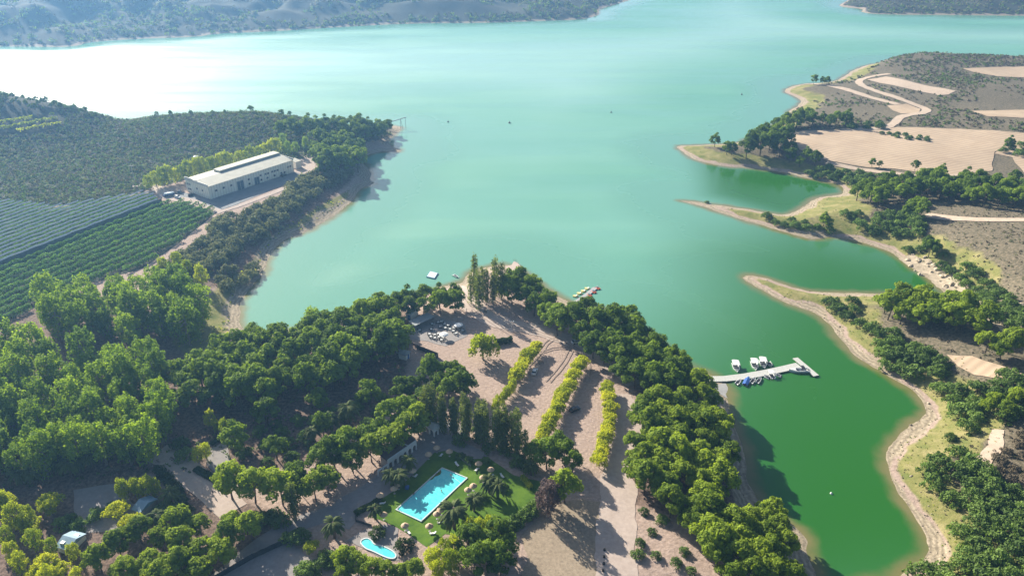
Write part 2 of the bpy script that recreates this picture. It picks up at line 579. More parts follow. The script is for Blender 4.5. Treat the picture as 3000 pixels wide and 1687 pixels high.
def ground_mat():
    m, t, n, l, b = nodes('ground')
    b.inputs['Roughness'].default_value = .95
    b.inputs['Specular IOR Level'].default_value = .1
    g = n.new('ShaderNodeNewGeometry')

    def noise(sc, det=5, ro=.65):
        x = n.new('ShaderNodeTexNoise')
        x.inputs['Scale'].default_value = sc; x.inputs['Detail'].default_value = det; x.inputs['Roughness'].default_value = ro
        l.new(g.outputs['Position'], x.inputs['Vector'])
        return x.outputs['Fac']

    def ramp(f, *cs):
        r = n.new('ShaderNodeValToRGB')
        e = r.color_ramp.elements
        e[0].position, e[0].color = cs[0][0], (*cs[0][1], 1)
        e[1].position, e[1].color = cs[-1][0], (*cs[-1][1], 1)
        for p, c in cs[1:-1]:
            q = e.new(p); q.color = (*c, 1)
        l.new(f, r.inputs[0])
        return r.outputs[0]
    fine, mid, big = noise(.9), noise(.16), noise(.03)

    def attr(a):
        x = n.new('ShaderNodeAttribute'); x.attribute_name = a
        return x.outputs['Fac']

    def fuzz(a, amt):
        # break the zone edge up with noise
        q = n.new('ShaderNodeMath'); q.operation = 'MULTIPLY_ADD'
        l.new(mid, q.inputs[0]); q.inputs[1].default_value = amt; q.inputs[2].default_value = -amt * .5
        q2 = n.new('ShaderNodeMath'); q2.operation = 'ADD'
        l.new(attr(a), q2.inputs[0]); l.new(q.outputs[0], q2.inputs[1])
        q3 = n.new('ShaderNodeMapRange'); q3.interpolation_type = 'SMOOTHSTEP'
        q3.inputs['From Min'].default_value = .3; q3.inputs['From Max'].default_value = .7
        l.new(q2.outputs[0], q3.inputs['Value'])
        return q3.outputs[0]

    def mix(f, a, c):
        x = n.new('ShaderNodeMix'); x.data_type = 'RGBA'
        l.new(f, x.inputs['Factor']); l.new(a, x.inputs['A']); l.new(c, x.inputs['B'])
        return x.outputs['Result']
    c = ramp(fine, (.3, (.27, .20, .16)), (.7, (.45, .34, .28)))
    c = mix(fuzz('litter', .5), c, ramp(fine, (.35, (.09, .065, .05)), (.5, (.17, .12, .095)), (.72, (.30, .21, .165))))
    c = mix(fuzz('scrub', .5), c, ramp(fine, (.33, (.065, .062, .038)), (.5, (.145, .122, .082)), (.7, (.245, .195, .14))))
    c = mix(fuzz('maquis_shade', .5), c, ramp(fine, (.35, (.032, .038, .026)), (.55, (.062, .062, .045)), (.76, (.115, .10, .075))))  # dark scrub ground, with self-shadow and backlit slope put into the colour
    c = mix(fuzz('grass', .8), c, ramp(mid, (.3, (.12, .15, .04)), (.5, (.21, .20, .07)), (.7, (.31, .265, .125))))
    sc = ramp(fine, (.3, (.25, .205, .14)), (.5, (.36, .295, .21)), (.72, (.47, .39, .285)))
    sa = n.new('ShaderNodeMath'); sa.operation = 'MULTIPLY_ADD'
    l.new(mid, sa.inputs[0]); sa.inputs[1].default_value = 5.0
    l.new(attr('shore'), sa.inputs[2])
    s1 = n.new('ShaderNodeMath'); s1.operation = 'MULTIPLY'; l.new(sa.outputs[0], s1.inputs[0]); s1.inputs[1].default_value = 3.4
    s2 = n.new('ShaderNodeMath'); s2.operation = 'SINE'; l.new(s1.outputs[0], s2.inputs[0])
    s3 = n.new('ShaderNodeMapRange'); l.new(s2.outputs[0], s3.inputs['Value'])
    s3.inputs['From Min'].default_value = -1; s3.inputs['To Min'].default_value = .72; s3.inputs['To Max'].default_value = 1.08
    mm = n.new('ShaderNodeMix'); mm.data_type = 'RGBA'; mm.blend_type = 'MULTIPLY'; mm.inputs['Factor'].default_value = 1
    l.new(sc, mm.inputs['A']); l.new(s3.outputs[0], mm.inputs['B'])
    c = mix(fuzz('sand', .5), c, mm.outputs['Result'])
    l.new(c, b.inputs['Base Color'])
    bp = n.new('ShaderNodeBump'); bp.inputs['Strength'].default_value = .5; bp.inputs['Distance'].default_value = .6
    l.new(fine, bp.inputs['Height']); l.new(bp.outputs[0], b.inputs['Normal'])
    return m


gme.materials.append(ground_mat())
kind(link('ground', gme))

# water: its own sheet just like the ground grid, coarser
step = 2
wi = np.arange(0, NR, step); wj = np.arange(0, NA, step)
WP = np.stack([GX[np.ix_(wi, wj)], GY[np.ix_(wi, wj)]], -1).reshape(-1, 2)
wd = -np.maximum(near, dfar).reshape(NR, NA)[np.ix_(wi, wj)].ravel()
widx = np.arange(len(wi) * len(wj)).reshape(len(wi), len(wj))
wq = np.stack([widx[:-1, :-1], widx[:-1, 1:], widx[1:, 1:], widx[1:, :-1]], -1).reshape(-1, 4)[:, ::-1]
keep = (wd[wq] > -12).any(1)
wme = quadmesh('water', np.c_[WP, np.zeros(len(WP))], wq[keep], [], smooth=True)
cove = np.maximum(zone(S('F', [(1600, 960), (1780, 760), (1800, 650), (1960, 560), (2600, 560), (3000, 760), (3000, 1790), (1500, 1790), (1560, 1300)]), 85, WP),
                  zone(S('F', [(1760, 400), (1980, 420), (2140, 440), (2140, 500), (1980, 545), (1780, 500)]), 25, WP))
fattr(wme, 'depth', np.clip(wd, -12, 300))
fattr(wme, 'cove', cove)


def water_mat():
    m, t, n, l, b = nodes('lake water')
    g = n.new('ShaderNodeNewGeometry')

    def attr(a):
        x = n.new('ShaderNodeAttribute'); x.attribute_name = a
        return x.outputs['Fac']

    def noise(sc, det=3, vec=None):
        x = n.new('ShaderNodeTexNoise'); x.inputs['Scale'].default_value = sc; x.inputs['Detail'].default_value = det
        l.new(vec or g.outputs['Position'], x.inputs['Vector'])
        return x.outputs['Fac']

    def mr(f, a, c, lo=0, hi=1):
        x = n.new('ShaderNodeMapRange'); x.interpolation_type = 'SMOOTHSTEP'
        for k, v in zip(('From Min', 'From Max', 'To Min', 'To Max'), (a, c, lo, hi)):
            x.inputs[k].default_value = v
        l.new(f, x.inputs['Value'])
        return x.outputs[0]

    def mix(f, a, c):
        x = n.new('ShaderNodeMix'); x.data_type = 'RGBA'
        l.new(f, x.inputs['Factor'])
        for s_, v in (('A', a), ('B', c)):
            if isinstance(v, tuple):
                x.inputs[s_].default_value = (*v, 1)
            else:
                l.new(v, x.inputs[s_])
        return x.outputs['Result']
    mp = n.new('ShaderNodeMapping'); mp.inputs['Scale'].default_value = (.4, 1, 1); mp.inputs['Rotation'].default_value = (0, 0, .3)
    l.new(g.outputs['Position'], mp.inputs['Vector'])
    big = noise(.008, 3, mp.outputs[0])
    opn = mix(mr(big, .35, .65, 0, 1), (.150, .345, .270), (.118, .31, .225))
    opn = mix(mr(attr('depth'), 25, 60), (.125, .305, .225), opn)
    opn = mix(mr(attr('depth'), 80, 240), opn, (.235, .425, .365))  # far glare and haze put into a paler mid-lake base colour
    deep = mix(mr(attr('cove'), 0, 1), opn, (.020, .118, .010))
    dn = n.new('ShaderNodeMath'); dn.operation = 'MULTIPLY_ADD'
    l.new(noise(.12), dn.inputs[0]); dn.inputs[1].default_value = 5
    l.new(attr('depth'), dn.inputs[2])
    c = mix(mr(dn.outputs[0], 2.2, 8), (.17, .155, .06), deep)
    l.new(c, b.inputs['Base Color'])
    b.inputs['IOR'].default_value = 1.333
    ro = mr(attr('depth'), 5, 60, .09, .50)
    mp2 = n.new('ShaderNodeMapping'); mp2.inputs['Scale'].default_value = (.25, 1.3, 1); mp2.inputs['Rotation'].default_value = (0, 0, -.25)
    l.new(g.outputs['Position'], mp2.inputs['Vector'])
    rm = n.new('ShaderNodeMath'); rm.operation = 'MULTIPLY'
    l.new(ro, rm.inputs[0]); l.new(mr(noise(.02, 5, mp2.outputs[0]), .38, .62, .68, 1.12), rm.inputs[1])
    l.new(rm.outputs[0], b.inputs['Roughness'])
    nb = noise(.55, 4)
    bp = n.new('ShaderNodeBump'); bp.inputs['Distance'].default_value = .12
    bs = mr(attr('cove'), 0, 1, .55, .12)
    l.new(bs, bp.inputs['Strength'])
    l.new(nb, bp.inputs['Height']); l.new(bp.outputs[0], b.inputs['Normal'])
    return m


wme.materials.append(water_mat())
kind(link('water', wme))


# ------------------------------------------------------------------ draped sheets: roads, fields, lawn
def dens(poly, step, jit):
    out = []
    for a, b in zip(poly, np.roll(poly, -1, 0)):
        n = max(1, int(np.linalg.norm(b - a) / step))
        for i in range(n):
            out.append(a + (b - a) * i / n)
    out = np.array(out)
    if jit:
        out = out + (np.c_[vnoise(out[:, 0] / (step * 2), out[:, 1] / (step * 2)),
                           vnoise(out[:, 0] / (step * 2) + 77, out[:, 1] / (step * 2))] - .5) * 2 * jit
    return out


def patch(name, poly, m, dz=.08, step=3.0, jit=.0, k='structure'):
    """poly: world outline; a sheet laid on the ground inside it"""
    p = dens(np.asarray(poly)[:, :2], step, jit)
    lo, hi = p.min(0), p.max(0)
    gx, gy = np.meshgrid(np.arange(lo[0], hi[0], step), np.arange(lo[1], hi[1], step))
    q = np.c_[gx.ravel(), gy.ravel()] + .013
    q = q[sdf(p, q) > step * .35]
    vs = [Vector(v) for v in np.vstack([p, q])]
    r = delaunay_2d_cdt(vs, [], [list(range(len(p)))], 1, 1e-4)
    V = np.array([tuple(v) for v in r[0]])
    V = np.c_[V, H(V) + dz]
    me = bpy.data.meshes.new(name)
    fs = []
    for f in r[2]:
        a, b_, c = (V[i] for i in f[:3])
        fs.append(tuple(f) if np.cross(b_ - a, c - a)[2] > 0 else tuple(f)[::-1])
    me.from_pydata([tuple(v) for v in V], [], fs)
    me.materials.append(m)
    me.polygons.foreach_set('use_smooth', [True] * len(fs))
    o = link(name, me)
    if k:
        kind(o, k)
    return o


def strip(px, w0, w1=None):
    """world outline of a band along a picture polyline, widths in metres"""
    p = at(px)[:, :2]
    q = [p[0]]
    for a, b in zip(p[:-1], p[1:]):
        q += [a + (b - a) * t for t in (.25, .75)]
    p = np.array(q + [p[-1]])
    d = np.gradient(p, axis=0)
    d /= np.linalg.norm(d, axis=1)[:, None]
    nrm = np.c_[-d[:, 1], d[:, 0]]
    ww = np.linspace(w0, w1 or w0, len(p))[:, None] / 2
    return np.vstack([p - nrm * ww, (p + nrm * ww)[::-1]])


FIELD = mat('bare field soil', (.49, .375, .265), .95, (.40, .30, .21), .05, space='World', spec=.1)
TRACK = mat('dirt track', (.50, .40, .31), .95, (.40, .31, .235), .5, space='World', spec=.1)
GRAVEL = mat('pale gravel', (.47, .385, .33), .95, (.38, .305, .26), .8, space='World', spec=.1)
DRYG = mat('dry stubble', (.36, .29, .21), .95, (.23, .18, .13), 1.4, space='World', spec=.1, bump=.5)
LAWN = mat('lawn grass', (.115, .20, .02), .9, (.05, .11, .011), .22, space='World', spec=.1)
ASPH = mat('grey yard paving', (.24, .245, .25), .9, (.19, .195, .20), .3, space='World', spec=.15)
PAVE = mat('terrace paving', (.30, .275, .26), .9, (.24, .215, .205), .8, space='World', spec=.15)
SOILL = mat('orchard soil', (.07, .07, .05), .95, (.04, .045, .03), .5, space='World', spec=.1)

PW = lambda z, pts: at(S(z, pts))[:, :2]
_n, _l = FIELD.node_tree.nodes, FIELD.node_tree.links
_g = _n.new('ShaderNodeNewGeometry')
_w = _n.new('ShaderNodeTexWave'); _w.inputs['Scale'].default_value = .09; _w.inputs['Distortion'].default_value = 6; _w.inputs['Detail'].default_value = 3; _w.inputs['Detail Scale'].default_value = .4
_mp = _n.new('ShaderNodeMapping'); _mp.inputs['Rotation'].default_value = (0, 0, 1.25)
_l.new(_g.outputs['Position'], _mp.inputs[0]); _l.new(_mp.outputs[0], _w.inputs['Vector'])
_m = _n.new('ShaderNodeMix'); _m.data_type = 'RGBA'; _m.blend_type = 'MULTIPLY'
_r = _n.new('ShaderNodeMapRange'); _r.inputs['To Min'].default_value = .84; _r.inputs['To Max'].default_value = 1.05
_l.new(_w.outputs['Fac'], _r.inputs['Value'])
_c = next(k for k in _n if k.type == 'VALTORGB')
_m.inputs['Factor'].default_value = 1
_l.new(_c.outputs[0], _m.inputs['A']); _l.new(_r.outputs[0], _m.inputs['B'])
_l.new(_m.outputs['Result'], _n['Principled BSDF'].inputs['Base Color'])
patch('field', PW('C', [(795, 1000), (1000, 985), (1480, 980), (1620, 960), (2100, 975), (2600, 1010), (3000, 1010), (3000, 1320), (2600, 1330), (2480, 1190), (2350, 1160), (2400, 1120), (2350, 1150), (2330, 1290),
                         (2040, 1325), (1850, 1310), (1600, 1275), (1400, 1265), (1100, 1215), (960, 1160), (800, 1100)]), FIELD, .25, 5, .8)
patch('field', PW('C', [(1540, 800), (1690, 785), (1800, 825), (1780, 855), (1650, 860), (1580, 835)]), FIELD, .3, 4, .8)
patch('field', PW('C', [(1390, 605), (1530, 580), (1800, 640), (2060, 690), (2010, 718), (1930, 722), (1700, 672), (1480, 630)]), TRACK, .3, 5, .8)
patch('field', PW('C', [(2110, 518), (2600, 505), (3000, 500), (3000, 590), (2574, 588), (2380, 580), (2200, 548)]), FIELD, .3, 6, 1)
patch('field', PW('C', [(2170, 840), (2574, 832), (2900, 830), (2900, 900), (2560, 893), (2300, 882)]), FIELD, .3, 5, .8)
patch('dirt_track', strip(S('C', [(1560, 560), (1420, 580), (1330, 605), (1330, 640), (1450, 690), (1560, 722), (1720, 780), (1840, 822), (1830, 855), (1700, 868), (1630, 890), (1580, 950), (1480, 972), (1200, 985)]), 7), TRACK, .36, 3, .5)
patch('dirt_track', strip(S('C', [(900, 640), (1180, 660), (1400, 735), (1620, 790)]), 7), TRACK, .33, 3, .6)
patch('dirt_track', strip(S('C', [(1080, 1228), (1400, 1290), (1800, 1335), (2050, 1345), (2400, 1400), (2800, 1470)]), 5), TRACK, .3, 3, .4)
patch('dirt_track', strip(S('C', [(1850, 1330), (2100, 1320), (2300, 1345), (2800, 1400)]), 4), TRACK, .34, 3, .4)
patch('dirt_track', strip(S('G', [(1830, 180), (1960, 200), (2150, 215), (2400, 222), (2800, 230)]), 8), TRACK, .3, 3, .5)
patch('clearing', PW('G', [(1990, 1230), (2180, 1250), (2330, 1300), (2700, 1420), (2700, 1560), (2420, 1430), (2200, 1390), (2080, 1330)]), FIELD, .22, 3, .8)
patch('dirt_track', strip(S('J', [(2380, 350), (2360, 420), (2330, 500), (2270, 580), (2240, 640)]), 4), TRACK, .2, 2, .6)
patch('gravel_road', strip(S('I', [(2085, 1500), (2080, 1250), (2060, 1080), (2090, 900), (2080, 760), (2110, 600), (2150, 430), (2140, 250), (2110, 80)]), 12, 9), GRAVEL, .10, 1.6, 1.5)
patch('gravel_road', strip(S('E', [(2230, 1449), (2040, 1300), (1900, 1210), (1700, 1130), (1480, 1040), (1230, 1010), (1080, 940), (950, 830), (860, 720)]), 9, 9), GRAVEL, .12, 1.6, 1.4)
patch('dry_field', PW('I', [(1340, 1140), (1480, 1010), (1600, 900), (1800, 880), (1990, 900), (1990, 1449), (1960, 1600), (1300, 1600), (1400, 1300)]), DRYG, .05, 2, .6)
patch('lawn', PW('I', [(440, 780), (700, 520), (830, 500), (1000, 570), (1110, 560), (1300, 690), (1500, 740), (1460, 900), (1280, 1020), (1180, 1100), (1000, 1180), (780, 1130), (640, 1230), (500, 1130), (420, 1080), (330, 1040), (230, 1010), (300, 870)]), LAWN, .06, 2, .2)
patch('terrace', PW('I', [(-60, 1060), (-40, 880), (150, 780), (330, 640), (580, 440), (640, 330), (760, 270), (940, 330), (880, 420), (1080, 520), (1100, 560), (1000, 570), (830, 500), (700, 520), (440, 780), (300, 870), (110, 990), (110, 1040), (60, 1100)]), PAVE, .08, 2, .1)
patch('terrace', PW('I', [(40, 1180), (150, 1110), (330, 1060), (430, 1090), (420, 1180), (440, 1330), (330, 1330), (150, 1230)]), PAVE, .09, 2, .1)
patch('terrace', PW('M', [(230, 660), (400, 480), (640, 420), (800, 500), (1090, 570), (1130, 740), (880, 860), (800, 900), (560, 830), (280, 800)]), PAVE, .08, 2, .3)
RUT = mat('wheel rut', (.33, .25, .205), .95, (.25, .19, .155), 1.5, space='World', spec=.1)
for q in ([(1230, 1010), (1480, 1060), (1720, 1160), (1900, 1290)], [(1500, 1220), (1620, 1180), (1740, 1190), (1850, 1240)], [(1400, 1320), (1500, 1220), (1560, 1130), (1640, 1110)],
          [(1560, 1440), (1660, 1330), (1720, 1230), (1740, 1170)], [(900, 760), (1010, 900), (1150, 1000), (1300, 1090)], [(1850, 1440), (1870, 1330), (1820, 1220), (1700, 1140)]):
    p_ = at(S('E', q))[:, :2]
    d_ = p_[-1] - p_[0]; d_ = np.array([-d_[1], d_[0]]) / np.linalg.norm(d_)
    for sg in (-.85, .85):
        qq = proj(np.c_[p_ + d_ * sg, H(p_)])
        patch('wheel_rut', strip(qq, .5), RUT, .17, 1.0, .12)
patch('path', strip(S('H', [(1180, 520), (1330, 580), (1450, 700), (1600, 800), (1700, 900), (1760, 960)]), 9), GRAVEL, .08, 2, .3)
patch('yard', PW('H', [(1560, 500), (1700, 430), (1740, 600), (1680, 700), (1560, 620)]), PAVE, .08, 2, .3)
patch('yard', PW('H', [(560, 800), (880, 750), (1000, 900), (1300, 1000), (900, 1120), (650, 1120), (560, 960)]), PAVE, .07, 2, .4)
patch('yard', PW('H', [(1720, 1420), (1900, 1300), (2170, 1190), (2260, 1240), (2420, 1400), (2400, 1560), (1600, 1560)]), PAVE, .07, 2, .3)
patch('path', strip(S('H', [(1650, 1480), (1900, 1260), (2200, 1060), (2570, 960)]), 6), PAVE, .09, 2, .3)
patch('asphalt_yard', PW('N', [(590, 700), (930, 795), (1985, 445), (2120, 500), (1830, 620), (1250, 860), (1040, 930), (850, 860), (620, 780), (520, 760)]), ASPH, .12, 3, .2)
patch('gravel_yard', PW('N', [(1990, 440), (2030, 300), (2200, 210), (2260, 270), (2240, 400), (2130, 500)]), GRAVEL, .12, 3, .5)
patch('dirt_track', strip(S('N', [(-60, 620), (150, 590), (330, 700), (420, 780), (640, 800), (860, 900), (1020, 950)]), 7), GRAVEL, .16, 3, .4)
patch('dirt_track', strip(S('N', [(1010, 960), (1300, 870), (1600, 760), (1900, 640), (2140, 500)]), 4), GRAVEL, .18, 3, .4)
patch('orchard_soil', PW('D', [(-500, 790), (0, 590), (1230, 95), (1400, 85), (1650, 150), (1350, 390), (1080, 580), (600, 720), (300, 860), (0, 1020), (-500, 1200)]), SOILL, .08, 4, 0)
patch('orchard_soil', PW('D', [(-500, 200), (0, 75), (450, 125), (1130, 15), (1225, 90), (0, 575), (-500, 770)]), SOILL, .1, 4, 0)
patch('orchard_soil', PW('A', [(-500, 880), (0, 885), (300, 890), (440, 900), (470, 950), (250, 1000), (60, 1005), (-500, 1010)]), SOILL, .3, 4, 0)


# ------------------------------------------------------------------ plants
def leaves(C, N, size, g, tilt=.7, asp=.7):
    """one small leaf-spray quad per point"""
    n = len(C)
    nn = N + tilt * g.normal(size=(n, 3))
    nn /= np.linalg.norm(nn, axis=1)[:, None] + 1e-9
    t = np.cross(nn, g.normal(size=(n, 3)))
    t /= np.linalg.norm(t, axis=1)[:, None] + 1e-9
    b = np.cross(nn, t)
    s = size * g.uniform(.6, 1.35, (n, 1))
    k = g.uniform(.75, 1.25, (4, n, 1))
    V = np.stack([C - t * s * k[0], C - b * s * asp * k[1], C + t * s * k[2], C + b * s * asp * k[3]], 1).reshape(-1, 3)
    return V, np.arange(4 * n).reshape(n, 4)


def puff(c, r, n, g, top=.15):
    """points on a lumpy ball"""
    d = g.normal(size=(n, 3))
    d /= np.linalg.norm(d, axis=1)[:, None]
    d[:, 2] = np.where(d[:, 2] < -.5, -d[:, 2] * .6, d[:, 2])
    rr = np.asarray(r) * (g.uniform(.55, 1.0, (n, 1)) ** .5) * (1 + .22 * np.sin(5 * d[:, :1] + c[0] * 3) * np.cos(4 * d[:, 1:2] + c[1]))
    nn = d.copy(); nn[:, 2] += top
    return np.asarray(c) + d * rr, nn


def crown_mesh(name, lumps, n, size, m, g, tilt=.6, asp=.7):
    Vs, Fs, o = [], [], 0
    for c, r in lumps:
        vol = float(np.prod(np.asarray(r) * np.ones(3))) ** (2 / 3)
        k = max(20, int(n * vol))
        P, N = puff(c, r, k, g)
        V, F_ = leaves(P, N, size, g, tilt, asp)
        Vs.append(V); Fs.append(F_ + o); o += len(V)
    return quadmesh(name, np.vstack(Vs), np.vstack(Fs), m)


def trunk_mesh(h, r, limbs, m, g, lean=.03):
    b = MB()
    top = Vector((g.normal() * lean * h, g.normal() * lean * h, h))
    mid = top * .5 + Vector((g.normal() * .02 * h, g.normal() * .02 * h, 0))
    b.tube([(0, 0, -.4), (0, 0, .05 * h), mid, top], [r * 1.35, r, r * .75, r * .35], 7)
    for (c, rr) in limbs:
        z = g.uniform(.45, .9) * h
        s = Vector((top.x * z / h, top.y * z / h, z))
        e = Vector(c)
        b.tube([s, (s + e) / 2 + Vector((0, 0, -.05 * h)), e], [r * .4, r * .28, r * .1], 5)
    me = bpy.data.meshes.new('trunk')
    me.from_pydata([tuple(v) for v in b.v], [], b.f)
    me.materials.append(m)
    return me


PROTO = {}
LM['ball'] = LM['lime']


def make_variant(kind_, seed):
    g = np.random.default_rng(seed)
    L = []
    if kind_ in ('pine', 'pineb'):
        h = 10.0
        nl = g.integers(11, 16)
        for i in range(nl):
            a = i * 2.4 + g.uniform(-.4, .4)
            q = math.sqrt((i + .5) / nl)
            rr = 3.3 * q * g.uniform(.8, 1.15)
            z = 8.6 - 3.6 * q ** 1.7 + g.normal() * .55
            L.append(((rr * math.cos(a), rr * math.sin(a), z), np.array([1, 1, .85]) * g.uniform(1.05, 1.75)))
        for i in range(4):
            a = g.uniform(0, 6.3)
            L.append(((2.2 * math.cos(a), 2.2 * math.sin(a), g.uniform(3.4, 4.6)), np.array([1, 1, .7]) * g.uniform(.9, 1.3)))
        cr = crown_mesh('crown', L, 125, .29, LM[kind_], g, .36)
        tr = trunk_mesh(7.5, .24, L[4:12], BARK, g)
    elif kind_ in ('poplar', 'lime', 'mauve'):
        h = 10.0
        nl = 28
        for i in range(nl):
            z = 1.8 + 7.4 * (i + .5) / nl
            prof = 3.1 * math.sin(math.pi * min(1, (z - .6) / 9.8)) ** .7
            a = i * 2.4 + g.uniform(-.5, .5)
            rr = prof * g.uniform(.45, .9)
            s = g.uniform(.7, 1.2)
            L.append(((rr * math.cos(a), rr * math.sin(a), z + g.normal() * .4), np.array([s * .85, s * .85, s * 1.7])))
        L.append(((0, 0, 9.0), np.array([.9, .9, 1.2])))
        cr = crown_mesh('crown', L, 95, .24, LM[kind_], g, .9, .6)
        tr = trunk_mesh(8, .26, L[2:16:2], PALEBARK, g)
    elif kind_ == 'column':
        h = 10.0
        for i in range(16):
            z = .9 + 8.4 * (i + .5) / 16
            pr = .95 * math.sin(math.pi * min(1, (z + .6) / 10.6)) ** .6
            a = i * 2.4
            L.append(((pr * .5 * math.cos(a), pr * .5 * math.sin(a), z), np.array([.62, .62, 1.5]) * g.uniform(.8, 1.2)))
        cr = crown_mesh('crown', L, 110, .22, LM['column'], g, .5, .45)
        tr = trunk_mesh(9, .16, [], PALEBARK, g, .01)
    elif kind_ in ('yellow', 'ball'):
        for i in range(12):
            a = i * 2.4
            q = math.sqrt((i + .5) / 12)
            L.append(((2.3 * q * math.cos(a), 2.3 * q * math.sin(a), (2.9 if kind_ == 'ball' else 3.9) - (1.5 if kind_ == 'ball' else 1.0) * q * q + g.normal() * .2), np.array([1.05, 1.05, .95]) * g.uniform(.8, 1.2)))
        cr = crown_mesh('crown', L, 260 if kind_ == 'ball' else 120, .17 if kind_ == 'ball' else .24, LM[kind_], g, .7)
        tr = trunk_mesh(3.6, .16, L[3:9], PALEBARK, g)
    elif kind_ in ('grey', 'shrub', 'dry', 'hedge'):
        nl = 11
        for i in range(nl):
            a = i * 2.4 + g.uniform(-.3, .3)
            q = math.sqrt((i + .5) / nl)
            L.append(((1.9 * q * math.cos(a), 1.9 * q * math.sin(a), 1.85 - 1.45 * q * q + g.normal() * .25), np.array([1, 1, .9]) * g.uniform(.6, 1.05)))
        cr = crown_mesh('crown', L, 140, .2, LM[kind_], g, .6)
        tr = trunk_mesh(1.7, .12, L[2:8], BARK, g)
    elif kind_ == 'palm':
        b = MB()
        nf = 34
        for i in range(nf):
            a = i * 2.4
            up = g.uniform(-.35, 1.1)
            ln = g.uniform(2.5, 3.2)
            ca, sa = math.cos(a), math.sin(a)
            pts = []
            for k in range(7):
                t = k / 6
                rr = ln * t * math.cos(up * (1 - .5 * t))
                zz = ln * (math.sin(up) * t - .75 * t * t)
                pts.append(Vector((rr * ca, rr * sa, 4.6 + zz)))
            side = Vector((-sa, ca, 0))
            V, Fc = [], []
            for k, p in enumerate(pts):
                t = k / 6
                wv = .42 * math.sin(math.pi * min(1, .12 + t * .9)) ** .6
                V += [p - side * wv - Vector((0, 0, wv * .55)), p, p + side * wv - Vector((0, 0, wv * .55))]
            for k in range(6):
                for j in (0, 1):
                    Fc.append((k * 3 + j, k * 3 + j + 1, k * 3 + 4 + j, k * 3 + 3 + j))
            b.add(V, Fc)
            # ragged leaflets along the frond
            for k in range(1, 6):
                for sg in (-1, 1):
                    p = pts[k]
                    d = (side * sg * .55 + (pts[k] - pts[k - 1]).normalized() * .5 - Vector((0, 0, .35)))
                    f = (pts[k] - pts[k - 1]).normalized() * .12
                    b.add([p - f, p + f, p + d], [(0, 1, 2)])
        me = bpy.data.meshes.new('crown')
        me.from_pydata([tuple(v) for v in b.v], [], b.f)
        me.materials.append(LM['palm'])
        cr = me
        t = MB()
        prof = [(.42, -.3)] + [(.30 + (.05 if i % 2 else 0), .2 + i * .3) for i in range(15)] + [(.45, 4.6), (.2, 4.8)]
        t.lathe(prof, n=9)
        tr = bpy.data.meshes.new('trunk')
        tr.from_pydata(t.v, [], t.f)
        tr.materials.append(BARK)
    return cr, tr


NVAR = dict(pine=7, pineb=6, poplar=6, column=4, yellow=4, grey=5, shrub=6, dry=3, hedge=3, palm=3, lime=3, mauve=2, ball=2)
NAME = dict(ball='broadleaf_tree', pine='pine_tree', pineb='umbrella_pine', poplar='poplar_tree', column='columnar_poplar', yellow='mulberry_tree', grey='tamarisk_shrub',
            shrub='shrub', dry='dry_shrub', hedge='round_bush', palm='palm_tree', lime='broadleaf_tree', mauve='plum_tree')
CATN = dict(ball='tree', pine='pine', pineb='pine', poplar='poplar', column='poplar', yellow='tree', grey='shrub', shrub='shrub', dry='shrub', hedge='bush',
            palm='palm', lime='tree', mauve='tree')


def proto(k):
    if k not in PROTO:
        PROTO[k] = [make_variant(k, 100 * i + sum(map(ord, k))) for i in range(NVAR[k])]
    return PROTO[k]


def tree_at(k, xyz, sc, sz=None, whole=True):
    cr, tr = proto(k)[int(rng.integers(NVAR[k]))]
    e = empty(NAME[k], xyz, rng.uniform(0, 6.28))
    e.scale = (sc, sc, sz or sc)
    link('crown', cr, e)
    if whole:
        link('trunk', tr, e)
    return e


USED = set()


def plant(k, pos, sc, label, where, group, jit=.15, asp=1.0):
    """plant trees of one kind at ground points, label them in order from left to right in the photo"""
    pos = np.asarray(pos)
    if not len(pos):
        return []
    s = proj(pos)
    o = np.argsort(s[:, 0])
    out = []
    for i, j in enumerate(o):
        q = sc * rng.uniform(1 - jit, 1 + jit)
        e = tree_at(k, pos[j], q, q * asp * rng.uniform(.92, 1.08))
        lab = f"{label} {where}" if len(o) == 1 else f"{ordinal(i + 1)} {label} from left {where}"
        lw = label.split()
        while len(lab.split()) > 16 and len(lw) > 1:
            lw = lw[1:]
            lab = f"{ordinal(i + 1)} {' '.join(lw)} from left {where}"
        tag(e, lab, CATN[k], group)
        out.append(e)
    return out


TAKEN = []


def scatter(z, poly, gap, edge=0, avoid=True, seed=0):
    """well spaced ground points inside a picture outline of tree bases"""
    g = np.random.default_rng(1000 + seed)
    P = at(dens_px(S(z, poly)))[:, :2]
    lo, hi = P.min(0), P.max(0)
    n = int(14 * (hi[0] - lo[0]) * (hi[1] - lo[1]) / gap ** 2) + 60
    c = g.uniform(lo, hi, (n, 2))
    c = c[inpoly(P, c)]
    zz = H(c)
    c = c[zz > .25]
    acc = []
    for q in c:
        if all((q[0] - a[0]) ** 2 + (q[1] - a[1]) ** 2 > gap * gap for a in acc):
            if not avoid or all((q[0] - a[0]) ** 2 + (q[1] - a[1]) ** 2 > (gap * .5) ** 2 for a in TAKEN[-400:]):
                acc.append(q)
    TAKEN.extend(acc)
    acc = np.array(acc).reshape(-1, 2)
    return np.c_[acc, H(acc)] if len(acc) else np.zeros((0, 3))


def dens_px(p):
    out = []
    for a, b in zip(p, np.roll(p, -1, 0)):
        for t in (0, .34, .67):
            out.append(a + (b - a) * t)
    return np.array(out)


def along(z, pts, gap, jit=0, off=0):
    p = at(S(z, pts))[:, :2]
    out = []
    for a, b in zip(p[:-1], p[1:]):
        n = max(1, int(np.linalg.norm(b - a) / gap))
        for i in range(n):
            out.append(a + (b - a) * i / n)
    out.append(p[-1])
    out = np.array(out) + rng.uniform(-jit, jit, (len(out), 2))
    TAKEN.extend(list(out))
    return np.c_[out, H(out)]


